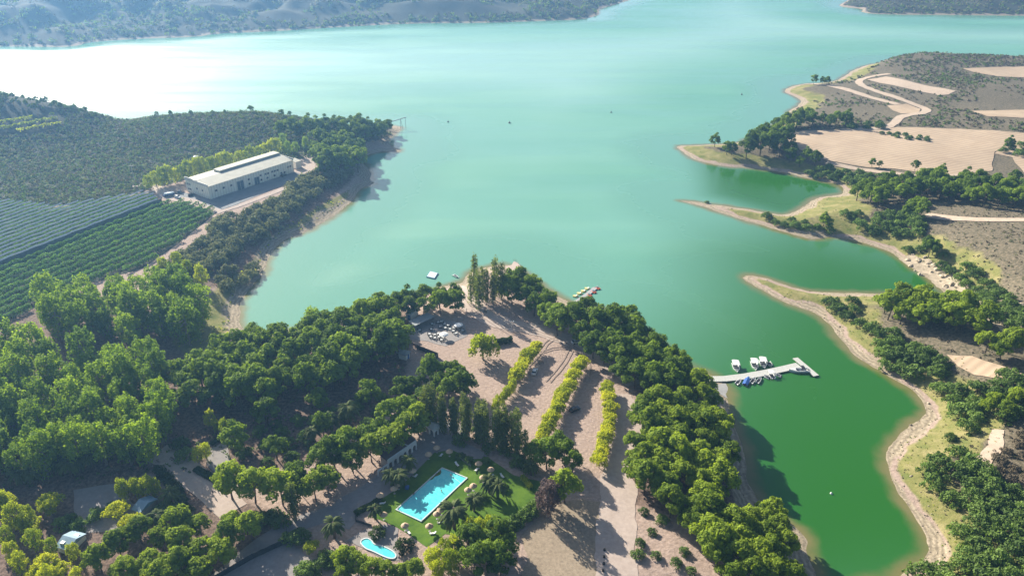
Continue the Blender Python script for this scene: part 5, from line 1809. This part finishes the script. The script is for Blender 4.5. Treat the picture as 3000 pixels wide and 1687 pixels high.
def lamp_post(loc, label):
    e_ = empty('street_lamp', loc)
    b_ = MB(); b_.tube([(0, 0, -.3), (0, 0, 3.6)], [.1, .06], 7); b_.tube([(-.75, 0, 3.45), (.75, 0, 3.45)], .04, 6); b_.build('pole', WHITE, e_)
    for s_ in (-.75, .75):
        b_ = MB(); b_.lathe([(.08, 3.4), (.3, 3.55), (.36, 3.75), (.26, 3.98), (.06, 4.06)], c=(s_, 0, 0), n=12); b_.build('lamp_globe', WHITE, e_, True)
    tag(e_, label, 'lamp post')


lamp_post(AT('M', 1800, 640), 'white lamp post with two globes on the open gravel near the tip')

for i, (x, y) in enumerate([(1980, 1255), (1978, 1308), (1975, 1360), (1970, 1412)]):
    b = MB(); b.lathe([(.34, -.2), (.36, .1), (.3, .75), (.2, .9), (.05, .95)], n=12)
    o = b.build('bollard', mat('dark stone', (.06, .055, .05), .9))
    o.location = AT('I', x, y)
    tag(o, f"{('furthest', 'second furthest', 'second nearest', 'nearest')[i]} of four dark bollards along the gravel road", 'bollard', 'bollards by the gravel road')


# ------------------------------------------------------------------ vehicles
def car(paint, suv=False):
    e_ = empty('parked_car')
    prof_ = [(-2.15, .32), (-2.2, .75), (-1.75, .98), (-1.0, 1.02), (.95, 1.0), (1.9, .88), (2.15, .65), (2.12, .32)]
    cab = [(-2.0 if suv else -1.75, .98), (-1.75 if suv else -1.2, 1.5), (.15, 1.52), (.95, 1.0)]
    b_ = MB()
    for pf, hw, ht in ((prof_, .88, .86),):
        n_ = len(pf)
        V = [(x, -hw, z) for x, z in pf] + [(x, hw, z) for x, z in pf]
        b_.add(V, [tuple(range(n_)), tuple(range(n_, 2 * n_))[::-1]] + [(i_, n_ + i_, n_ + (i_ + 1) % n_, (i_ + 1) % n_) for i_ in range(n_)])
    x0, x1 = cab[1][0] + .1, cab[2][0] - .05
    b_.box(((x0 + x1) / 2, 0, 1.53), (x1 - x0 + .3, 1.3, .05))
    b_.build('body', paint, e_)
    b_ = MB()
    V = [(x, -(.82 if z < 1.2 else .66), z) for x, z in cab] + [(x, (.82 if z < 1.2 else .66), z) for x, z in cab]
    b_.add(V, [(0, 1, 2, 3), (7, 6, 5, 4), (0, 4, 5, 1), (1, 5, 6, 2), (2, 6, 7, 3)])
    b_.build('windows', GLASS, e_)
    for sx in (-1.3, 1.35):
        for sy in (-.82, .82):
            b_ = MB(); b_.tube([(sx, sy - .1, .33), (sx, sy + .1, .33)], .33, 14); w_ = b_.build('wheel', RUBBER, e_)
            b_ = MB(); b_.tube([(sx, sy - .115, .33), (sx, sy + .115, .33)], .18, 10); b_.build('rim', GREYM, w_)
    for sy in (-.6, .6):
        b_ = MB(); b_.box((2.13, sy, .68), (.08, .34, .14)); b_.build('headlight', WHITE, e_)
        b_ = MB(); b_.box((-2.19, sy, .76), (.06, .3, .14)); b_.build('tail_light', RED, e_)
    return e_


CB = mat('black car paint', (.025, .028, .032), .25, spec=.5)
CW = mat('white car paint', (.75, .76, .77), .3, spec=.5)
CS = mat('blue grey car paint', (.20, .26, .33), .3, spec=.5)


def place(e_, z, x, y, x2, y2, dz=.12):
    p_ = AT(z, x, y)
    q_ = AT(z, x2, y2)
    e_.location = p_ + Vector((0, 0, dz))
    e_.rotation_euler.z = math.atan2(q_.y - p_.y, q_.x - p_.x)
    return e_


place(tag(car(CW), 'white car with dark windows between the mulberry rows', 'car'), 'M', 2145, 1300, 2175, 1230)
place(tag(car(CB), 'black car parked near the yellow mulberry row', 'car'), 'I', 1755, 205, 1800, 185)
place(tag(car(CW), 'white car in the shade beside the lane bend', 'car'), 'E', 1772, 1145, 1810, 1138)
place(tag(car(CB, True), 'dark car beside the left end wall of the warehouse', 'car'), 'N', 690, 745, 730, 735)
place(tag(car(CB), 'dark car parked along the front wall of the warehouse', 'car'), 'N', 1850, 500, 1890, 487)
place(tag(car(CW, True), 'white van at the farm track left of the warehouse', 'car'), 'N', 520, 775, 560, 785)
place(tag(car(CS, True), 'blue grey car behind the trailer left of the warehouse', 'car'), 'N', 545, 705, 560, 680)
e = empty('farm_trailer', AT('N', 410, 750), .5)
b = MB(); b.box((0, 0, 1.1), (6.5, 2.4, .25)); b.build('bed', BLUE, e)
b = MB(); b.box((.2, 0, 1.75), (5.5, 2.2, 1.0)); b.build('load', SKYB, e)
for sx in (-2, -1, 2.2):
    for sy in (-1.1, 1.1):
        b = MB(); b.tube([(sx, sy - .15, .5), (sx, sy + .15, .5)], .5, 12); b.build('wheel', RUBBER, e)
tag(e, 'blue farm trailer loaded beside the end of the covered rows', 'trailer')

# bench, pole, crane
def bench(loc, rz_, label):
    e_ = empty('bench', loc, rz_)
    b_ = MB(); b_.box((0, 0, .46), (2.0, .5, .08)); b_.build('seat', WOOD, e_)
    b_ = MB(); b_.box((0, .25, .8), (2.0, .07, .45)); b_.build('backrest', WOOD, e_)
    for sx in (-.8, .8):
        b_ = MB(); b_.box((sx, 0, .2), (.1, .45, .46)); b_.build('leg', DARK, e_)
    tag(e_, label, 'bench')


bench(AT('M', 2245, 1160), .3, 'wooden bench just beyond the white car')
bench(AT('M', 1400, 385), -.9, 'pale bench at the foot of the tip poplars')
e = empty('utility_pole', AT('A', 1018, 1378))
b = MB(); b.tube([(0, 0, -.5), (0, 0, 11.8)], [.2, .13], 8); b.build('pole', mat('pale pole', (.5, .5, .48), .8), e)
b = MB(); b.box((0, 0, 11.3), (3.6, .16, .18)); b.build('crossarm', GREYM, e)
for sx in (-1.6, 0, 1.6):
    b = MB(); b.lathe([(.07, 11.4), (.12, 11.55), (.12, 11.7), (.04, 11.8)], c=(sx, 0, 0), n=8); b.build('insulator', WHITE, e)
tag(e, 'tall utility pole with crossarm on the slope left of the warehouse', 'pole')
c0 = AT('B', 425, 968)
e = empty('landing_crane', c0)
d0 = at(S('B', [(372, 962), (455, 968)]))
dv = Vector((d0[1] - d0[0])); dv.z = 0; dv.normalize()
b = MB(); b.tube([tuple(dv * -15 + Vector((0, 0, 4.4))), tuple(dv * 8 + Vector((0, 0, 8.0)))], .3, 6); b.build('beam', GREYM, e)
for s_, t_ in ((-6.5, -6.5), (3.0, 2.2), (3.0, 4.2), (7.0, 7.0)):
    b = MB(); zt = 4.4 + 3.6 * (s_ + 15) / 23
    b.tube([tuple(dv * t_ + Vector((0, 0, -1))), tuple(dv * s_ + Vector((0, 0, zt)))], .15, 6); b.build('leg', GREYM, e)
tag(e, 'slanted steel landing crane at the tip of the wooded point', 'crane')


# ------------------------------------------------------------------ piers and boats
def deck(name, poly_w, z0, z1, m, parent, c_):
    q_ = poly_w - c_
    if sum((q_[i][0] * q_[(i + 1) % len(q_)][1] - q_[(i + 1) % len(q_)][0] * q_[i][1]) for i in range(len(q_))) < 0:
        q_ = q_[::-1]
    b_ = MB(); b_.prism([tuple(v) for v in q_], z0, z1)
    return b_.build(name, m, parent)


def stripz(px, w_, z_=.5):
    p_ = atz(px, z_)
    d_ = np.gradient(p_, axis=0); d_ /= np.linalg.norm(d_, axis=1)[:, None]
    n_ = np.c_[-d_[:, 1], d_[:, 0]]
    return np.vstack([p_ - n_ * w_ / 2, (p_ + n_ * w_ / 2)[::-1]]), p_


PIER = mat('pier planks', (.50, .50, .47), .85, (.40, .40, .375), 1.5)
wk, wc = stripz(S('L', [(20, 690), (250, 705), (480, 700), (860, 655), (1250, 585), (1600, 510), (1870, 447)]), 3.7)
hd, hc = stripz(S('L', [(1800, 312), (2000, 480), (2200, 648)]), 2.4)
c_ = wc[0]
pier = empty('boat_pier', (*c_, 0))
deck('walkway', wk, .32, .55, PIER, pier, c_)
deck('pier_head', hd, .35, .60, PIER, pier, c_)
for k, q in enumerate(np.vstack([wc[1:], hc])):
    b = MB()
    b.tube([(q[0] - c_[0] + .6, q[1] - c_[1], -3), (q[0] - c_[0] + .6, q[1] - c_[1], .34)], .16, 8)
    b.build('pile', DARK, pier)
tag(pier, 'T shaped grey boat pier reaching into the cove', 'pier')
patch('boat_ramp', at(S('L', [(90, 800), (480, 790), (560, 800), (540, 1080), (480, 1050), (280, 920)])), CONC, .07, 1.5)


def hull(Ln, Wd, Ht, m_in):
    """lofted open boat hull, bow towards +x"""
    b_ = MB()
    st = np.linspace(-.5, .5, 11)
    ring = []
    for t in st:
        k_ = 1 - max(0, (t + .05) / .55) ** 2.2
        w_ = Wd / 2 * max(.03, k_)
        sh = Ht * (1 + .25 * max(0, t) ** 2 * 4)
        x = t * Ln
        ring.append([(x, -w_, sh), (x, -w_ * .85, .05), (x, 0, -.25), (x, w_ * .85, .05), (x, w_, sh), (x, w_ * .84, sh), (x, w_ * .74, .22), (x, -w_ * .74, .22), (x, -w_ * .84, sh)])
    V = [v for r_ in ring for v in r_]
    n_ = 9
    Fc = []
    for i_ in range(len(st) - 1):
        for j in range(n_):
            j2 = (j + 1) % n_
            Fc.append((i_ * n_ + j, (i_ + 1) * n_ + j, (i_ + 1) * n_ + j2, i_ * n_ + j2))
    Fc.append(tuple(range(n_))); Fc.append(tuple(range((len(st) - 1) * n_, len(st) * n_))[::-1])
    b_.add(V, Fc)
    return b_


def boat(name, sten, bow, Wd, label, hm=WHITE, canopy=None, cover=None, engine=True, zoom='L', seats=True, cat='boat', Ht=.62, group=None, ws=False, minL=0):
    p_, q_ = (atz(S(zoom, [v]), .2)[0] for v in (sten, bow))
    d_ = q_ - p_
    Ln = max(minL, float(np.linalg.norm(d_)))
    e_ = empty(name, (*((p_ + q_) / 2), 0), math.atan2(d_[1], d_[0]))
    hull(Ln, Wd, Ht, None).build('hull', hm, e_)
    if seats:
        for s_ in (-.22, .02, .2):
            b_ = MB(); b_.box((s_ * Ln, 0, .42), (.45, Wd * .6, .3)); b_.build('seat', DARK if s_ < .1 else GREYM, e_)
    if engine:
        b_ = MB(); b_.box((-Ln * .5 - .15, 0, .65), (.4, .4, .6)); b_.box((-Ln * .5 - .2, 0, .1), (.16, .16, .7)); b_.build('engine', DARK, e_)
    if canopy:
        x0, x1, cm, ch = canopy
        b_ = MB()
        V, Fc = [], []
        for i_, x in enumerate((x0 * Ln, (x0 + x1) / 2 * Ln, x1 * Ln)):
            for j, (yy, zz) in enumerate(((-.48, 0), (-.25, .12), (0, .16), (.25, .12), (.48, 0))):
                V.append((x, yy * Wd, ch + zz))
        for i_ in range(2):
            for j in range(4):
                Fc.append((i_ * 5 + j, (i_ + 1) * 5 + j, (i_ + 1) * 5 + j + 1, i_ * 5 + j + 1))
        b_.add(V, Fc); b_.add([(x, y, z - .06) for x, y, z in V], [f[::-1] for f in Fc])
        b_.build('canopy', cm, e_)
        b_ = MB()
        for x in (x0, x1):
            for y in (-.46, .46):
                b_.tube([(x * Ln, y * Wd, .5), (x * Ln, y * Wd, ch)], .03, 5)
        b_.build('canopy_frame', GREYM, e_)
    if cover:
        b_ = MB()
        st = np.linspace(-.48, .46, 8)
        V, Fc = [], []
        for t in st:
            w_ = Wd / 2 * max(.05, 1 - max(0, (t + .05) / .55) ** 2.2) * 1.02
            V += [(t * Ln, -w_, Ht + .03), (t * Ln, 0, Ht + .45 * w_ / (Wd / 2)), (t * Ln, w_, Ht + .03)]
        for i_ in range(len(st) - 1):
            for j in (0, 1):
                Fc.append((i_ * 3 + j, i_ * 3 + 3 + j, i_ * 3 + 4 + j, i_ * 3 + 1 + j))
        b_.add(V, Fc); b_.build('cover', cover, e_)
    if ws:
        b_ = MB(); b_.add([(.12 * Ln, -Wd * .4, .7), (.2 * Ln, 0, .72), (.12 * Ln, Wd * .4, .7), (.05 * Ln, -Wd * .36, 1.25), (.1 * Ln, 0, 1.28), (.05 * Ln, Wd * .36, 1.25)], [(0, 1, 4, 3), (1, 2, 5, 4)])
        b_.build('windscreen', GLASS, e_)
        b_ = MB(); b_.add([(.14 * Ln, -Wd * .38, Ht + .06), (.47 * Ln, -.08, Ht * 1.27), (.47 * Ln, .08, Ht * 1.27), (.14 * Ln, Wd * .38, Ht + .06), (.16 * Ln, 0, Ht + .25)], [(0, 1, 4), (1, 2, 4), (2, 3, 4)])
        b_.build('foredeck', WHITE, e_)
    tag(e_, label, cat, group)
    return e_


boat('pleasure_boat', (660, 420), (712, 578), 2.9, 'white canopied boat furthest left on the upper side of the pier', canopy=(-.52, .08, WHITE, 1.95))
boat('pleasure_boat', (1012, 385), (1062, 540), 2.9, 'white canopied boat in the middle on the upper side of the pier', canopy=(-.52, .08, WHITE, 1.95))
boat('pleasure_boat', (1172, 360), (1222, 505), 2.9, 'white canopied boat beside the open grey boat at the pier', canopy=(-.52, .08, WHITE, 1.95))
boat('motor_boat', (1285, 385), (1345, 480), 2.1, 'open grey boat without canopy on the upper side of the pier', hm=mat('grey hull', (.5, .53, .5), .5))
boat('dinghy', (690, 810), (770, 725), 1.6, 'small white dinghy nearest the shore below the pier', minL=3.4)
boat('covered_boat', (850, 830), (925, 670), 2.2, 'boat under a blue cover on the lower side of the pier', hm=CW, cover=BLUE)
boat('rowing_boat', (970, 790), (1045, 690), 1.5, 'dark and white rowing boat right of the blue covered boat', hm=mat('pale hull', (.6, .62, .62), .5))
boat('rowing_boat', (1085, 785), (1150, 685), 1.5, 'second dark and white rowing boat right of the blue covered boat', hm=mat('pale hull', (.6, .62, .62), .5))
boat('motor_boat', (1310, 700), (1205, 645), 1.7, 'small white motor boat moored below the middle of the pier', hm=CW)
boat('pleasure_boat', (1390, 700), (1320, 600), 2.2, 'white canopied boat on the lower side of the pier', canopy=(-.1, .5, WHITE, 1.8))
boat('dinghy', (1500, 655), (1430, 625), 1.4, 'little white dinghy right of the lower canopied boat', minL=3.2)
boat('speed_boat', (2045, 555), (1680, 560), 2.7, 'large white speedboat with pointed bow at the pier head', hm=CW, canopy=(-.28, -.1, DARK, 2.0), ws=True, Ht=.95)
boat('rowing_boat', (842, 632), (882, 652), 1.5, 'small white boat floating off the tip beach', zoom='E', engine=False, minL=4)
e0 = atz(S('E', [(640, 645), (668, 602), (732, 617), (705, 660)]), .4)
c_ = e0.mean(0)
e = empty('bathing_platform', (*c_, 0))
deck('float', e0, .1, .4, mat('blue float', (.05, .17, .26), .6), e, c_)
deck('top', c_ + (e0 - c_) * .86, .405, .55, mat('pale blue deck', (.62, .76, .80), .6, (.52, .68, .74), .8), e, c_)
tag(e, 'square pale blue bathing platform floating off the tip', 'platform')

dk, dc = stripz(S('E', [(1770, 835), (1850, 780), (1915, 727)]), 2.4, .45)
c_ = dc[0]
e = empty('floating_dock', (*c_, 0))
deck('deck', dk, .2, .48, mat('grey dock', (.38, .38, .38), .8, (.30, .30, .30), 2), e, c_)
b = MB()
for q in dc:
    b.box((q[0] - c_[0], q[1] - c_[1], .08), (1.6, 2.0, .28))
b.build('floats', DARK, e)
tag(e, 'grey floating dock for pedal boats beside the pines', 'dock')


def pedal(m_):
    e_ = empty('pedal_boat')
    for sy in (-.55, .55):
        b_ = MB()
        V, Fc = [], []
        for i_, (x, w_, z0, z1) in enumerate(((-1.35, .2, .1, .5), (-.9, .26, -.12, .52), (.6, .26, -.12, .5), (1.3, .1, .2, .48))):
            V += [(x, sy - w_, z0), (x, sy + w_, z0), (x, sy + w_, z1), (x, sy - w_, z1)]
        for i_ in range(3):
            for j in range(4):
                Fc.append((i_ * 4 + j, i_ * 4 + (j + 1) % 4, i_ * 4 + 4 + (j + 1) % 4, i_ * 4 + 4 + j))
        Fc += [(3, 2, 1, 0), (12, 13, 14, 15)]
        b_.add(V, Fc); b_.build('float', m_, e_)
    b_ = MB(); b_.box((-.1, 0, .45), (2.1, .95, .12)); b_.build('deck', m_, e_)
    for sy in (-.3, .3):
        b_ = MB(); b_.box((-.45, sy, .62), (.5, .5, .2)); b_.box((-.75, sy, .9), (.14, .5, .5)); b_.build('seat', WHITE, e_)
    return e_


PY, PR = pedal(YELL), pedal(RED)
ordn = ['first', 'second', 'third', 'fourth']
for i, (x, y) in enumerate([(1765, 790), (1795, 770), (1825, 752), (1853, 733)]):
    e = PY if i == 0 else copy_tree(PY)
    p_ = atz(S('E', [(x, y)]), .3)[0]
    e.location = (*p_, 0); e.rotation_euler.z = math.atan2(*(dc[-1] - dc[0])[::-1]) + math.pi / 2 + .5
    tag(e, f'{ordn[i]} pale yellow pedal boat from the shore on the left of the dock', 'pedal boat', 'yellow pedal boats')
for i, (x, y) in enumerate([(1845, 808), (1872, 785), (1905, 760), (1935, 732)]):
    e = PR if i == 0 else copy_tree(PR)
    p_ = atz(S('E', [(x, y)]), .3)[0]
    e.location = (*p_, 0); e.rotation_euler.z = math.atan2(*(dc[-1] - dc[0])[::-1]) - math.pi / 2 - .4
    tag(e, f'{ordn[i]} orange red pedal boat from the shore on the right of the dock', 'pedal boat', 'orange pedal boats')

# timber deck on the tip
dp = atz(S('E', [(1215, 618), (1228, 572), (1285, 556), (1300, 528), (1325, 535), (1385, 605), (1335, 625), (1290, 650)]), .9)
c_ = dp.mean(0)
e = empty('timber_deck', (*c_, 0))
deck('platform', dp, .55, .9, mat('pinkish planks', (.50, .40, .34), .85, (.40, .31, .26), 2), e, c_)
b = MB()
rl = dp[[3, 4, 5]]
rl = np.vstack([rl[0] + (rl[1] - rl[0]) * t for t in (0, .5)] + [rl[1] + (rl[2] - rl[1]) * t for t in (0, .2, .4, .6, .8, 1)])
for q in rl:
    b.box((q[0] - c_[0], q[1] - c_[1], 1.4), (.1, .1, 1.1))
for a, d_ in zip(rl[:-1], rl[1:]):
    b.tube([(a[0] - c_[0], a[1] - c_[1], 1.9), (d_[0] - c_[0], d_[1] - c_[1], 1.9)], .05, 5)
b.build('railing', WOOD, e)
tag(e, 'pinkish timber bathing deck with railing on the tip of the peninsula', 'deck')


def buoy(z, x, y, r, m_, label):
    b_ = MB(); b_.lathe([(.1 * r, -.5 * r), (.8 * r, -.3 * r), (r, .1 * r), (.85 * r, .6 * r), (.35 * r, .9 * r), (.15 * r, 1.8 * r), (.05 * r, 1.9 * r)], n=12)
    o_ = b_.build('buoy', m_, None, True)
    o_.location = (*atz(S(z, [(x, y)]))[0], 0)
    tag(o_, label, 'buoy')


buoy('J', 1118, 828, .42, WHITE, 'white buoy in the lower cove')
buoy('B', 805, 922, .8, DARK, 'small dark buoy near the wooded point')
buoy('B', 1268, 930, 1.0, DARK, 'dark buoy in the middle of the open lake')
buoy('C', 445, 716, .9, DARK, 'dark buoy before the sandy headland on the right')
buoy('B', 2035, 850, .8, DARK, 'tiny dark buoy on the right part of the open lake')

patch('rock_bank', strip(S('G', [(1700, 500), (1790, 560), (1900, 600), (1990, 690), (2080, 740), (2180, 800), (2280, 880), (2400, 980), (2520, 1050)]), 9), mat('eroded marl', (.47, .39, .29), .95, (.24, .20, .14), .5, space='World', spec=.1, bump=.6), .12, 1.5, 2.6)
# pale rocks on the eroded bank
rk = []
for (x, y) in [(1720, 565), (1750, 600), (1790, 630), (1740, 480), (1780, 520), (1830, 500), (1860, 540), (1900, 560), (1930, 620), (1960, 640), (1990, 640), (1940, 680), (1980, 720), (2010, 750),
               (2030, 700), (2170, 790), (2200, 800), (2230, 830), (2260, 870), (2290, 890), (2320, 900), (2340, 930), (2380, 960), (2300, 860), (2420, 1000), (2460, 1040), (2500, 1050), (2550, 860), (2520, 900), (1700, 520), (1880, 610), (1920, 590)]:
    rk.append((x, y))
rk.sort()
for i, (x, y) in enumerate(rk):
    g = np.random.default_rng(i)
    b = MB()
    V, Fc = [], []
    r = g.uniform(.6, 1.7)
    for a in range(5):
        for k in range(8):
            t, ph = k * math.pi / 4, (a / 4 - .5) * 2.6
            q = r * g.uniform(.75, 1.15)
            V.append((q * math.cos(t) * math.cos(ph) * 1.3, q * math.sin(t) * math.cos(ph), q * .7 * math.sin(ph)))
    for a in range(4):
        for k in range(8):
            k2 = (k + 1) % 8
            Fc.append((a * 8 + k, a * 8 + k2, a * 8 + 8 + k2, a * 8 + 8 + k))
    Fc += [tuple(range(8))[::-1], tuple(range(32, 40))]
    b.add(V, Fc)
    o = b.build('boulder', ROCK)
    o.location = AT('G', x, y); o.rotation_euler = (0, g.uniform(-.3, .3), g.uniform(0, 6))
    tag(o, f'{ordinal(i + 1)} pale limestone boulder from the left on the eroded cove bank', 'boulder', 'boulders on the eroded bank')

# ------------------------------------------------------------------ people
def person_mesh(pose):
    J = dict(pel=(0, 0, .95), che=(0, .01, 1.3), nek=(0, .01, 1.48), hd=(0, -.01, 1.62), top=(0, 0, 1.74),
             sL=(-.19, 0, 1.42), eL=(-.25, .03, 1.13), hL=(-.24, -.08, .88), sR=(.19, 0, 1.42), eR=(.25, .03, 1.13), hR=(.24, -.08, .88),
             kL=(-.1, -.03, .5), fL=(-.11, .04, .08), tL=(-.12, -.14, .04), kR=(.1, -.03, .5), fR=(.11, .04, .08), tR=(.12, -.14, .04), pL=(-.1, 0, .88), pR=(.1, 0, .88))
    if pose == 'walk':
        J.update(kL=(-.1, -.2, .52), fL=(-.1, -.24, .08), tL=(-.1, -.42, .05), kR=(.1, .08, .5), fR=(.1, .34, .14), tR=(.1, .2, .04), hL=(-.24, .18, .92), hR=(.24, -.24, .94))
    if pose == 'swim':
        J.update(eL=(-.42, -.15, 1.3), hL=(-.45, -.42, 1.28), eR=(.42, -.15, 1.3), hR=(.45, -.42, 1.28))
    E_ = [('pel', 'che'), ('che', 'nek'), ('nek', 'hd'), ('hd', 'top'), ('che', 'sL'), ('sL', 'eL'), ('eL', 'hL'), ('che', 'sR'), ('sR', 'eR'), ('eR', 'hR'),
          ('pel', 'pL'), ('pL', 'kL'), ('kL', 'fL'), ('fL', 'tL'), ('pel', 'pR'), ('pR', 'kR'), ('kR', 'fR'), ('fR', 'tR')]
    rad = dict(pel=.15, che=.16, nek=.06, hd=.105, top=.08, sL=.07, sR=.07, eL=.045, eR=.045, hL=.035, hR=.035, pL=.1, pR=.1, kL=.065, kR=.065, fL=.045, fR=.045, tL=.035, tR=.035)
    ks = list(J)
    me = bpy.data.meshes.new('body')
    me.from_pydata([J[k] for k in ks], [(ks.index(a), ks.index(b_)) for a, b_ in E_], [])
    o_ = bpy.data.objects.new('body', me); col.objects.link(o_)
    md = o_.modifiers.new('skin', 'SKIN')
    o_.modifiers.new('sub', 'SUBSURF').levels = 1
    for k, sv_ in zip(ks, me.skin_vertices[0].data):
        sv_.radius = (rad[k], rad[k] * .8)
        sv_.use_root = k == 'pel'
    dg = bpy.context.evaluated_depsgraph_get()
    out_ = bpy.data.meshes.new_from_object(o_.evaluated_get(dg))
    bpy.data.objects.remove(o_)
    return out_


BODY = {}


def person(loc, rz_, pose, shirt, legs, label):
    if pose not in BODY:
        BODY[pose] = person_mesh(pose)
    me = BODY[pose].copy()
    me.materials.clear()
    for m_ in (SKIN, shirt, legs):
        me.materials.append(m_)
    for f in me.polygons:
        c_ = f.center
        f.material_index = 1 if (1.0 < c_.z < 1.47 and abs(c_.x) < .27) else (2 if .5 < c_.z <= 1.0 and abs(c_.x) < .2 else 0)
        f.use_smooth = True
    e_ = empty('person', loc, rz_)
    link('body', me, e_)
    b_ = MB(); b_.lathe([(.112, 1.60), (.122, 1.66), (.11, 1.74), (.06, 1.785), (.02, 1.79)], c=(0, .015, 0), n=10); b_.build('hair', mat('dark hair', (.03, .02, .015), .6), e_, True)
    tag(e_, label, 'person')


NAVY = mat('navy cloth', (.03, .04, .09), .8)
for i, (x, y, lb) in enumerate([(715, 690, 'person standing in the pool near its upper left edge'), (742, 668, 'person standing in the pool closest to its top corner'),
                                (826, 697, 'person in the pool beside the lane rope'), (546, 837, 'person in the pool at its long left edge'), (756, 816, 'person in the middle of the pool')]):
    p_ = AT('I', x, y)
    person((p_.x, p_.y, pz - 1.0), i * 1.3, 'swim', SKIN, NAVY, lb)
for i, (z, x, y, sh, lb) in enumerate([('H', 1385, 665, NAVY, 'person in dark clothes walking on the camp path'), ('H', 1605, 840, DARK, 'person in black at the lower end of the camp path'),
                                       ('H', 1628, 792, WHITE, 'person in a white shirt beside the camp path'), ('H', 1682, 812, WHITE, 'second person in white beside the camp path near the pines'),
                                       ('M', 1115, 385, WHITE, 'person in a white shirt on the beach lane by the dark pines'), ('M', 970, 385, WHITE, 'person in white under the pines behind the terrace'),
                                       ('M', 1200, 395, RED, 'person in a red shirt on the lane to the tip beach')]):
    person(AT(z, x, y) + Vector((0, 0, .1)), i * 1.1, 'walk', sh, NAVY, lb)

# ------------------------------------------------------------------ haze
hb = MB()
hb.box((0, 1500, 83), (7000, 4600, 184))
hz = hb.build('haze', [])
m = bpy.data.materials.new('haze')
m.use_nodes = True
n = m.node_tree.nodes
n.remove(n['Principled BSDF'])
pv_ = n.new('ShaderNodeVolumePrincipled')
pv_.inputs['Color'].default_value = (.26, .56, 1.0, 1)
pv_.inputs['Density'].default_value = .00020
pv_.inputs['Anisotropy'].default_value = .45
m.node_tree.links.new(pv_.outputs[0], n['Material Output'].inputs['Volume'])
hz.data.materials.append(m)
kind(hz, 'stuff')
tag(hz, 'pale blue haze hanging over the lake and far shores', 'haze')
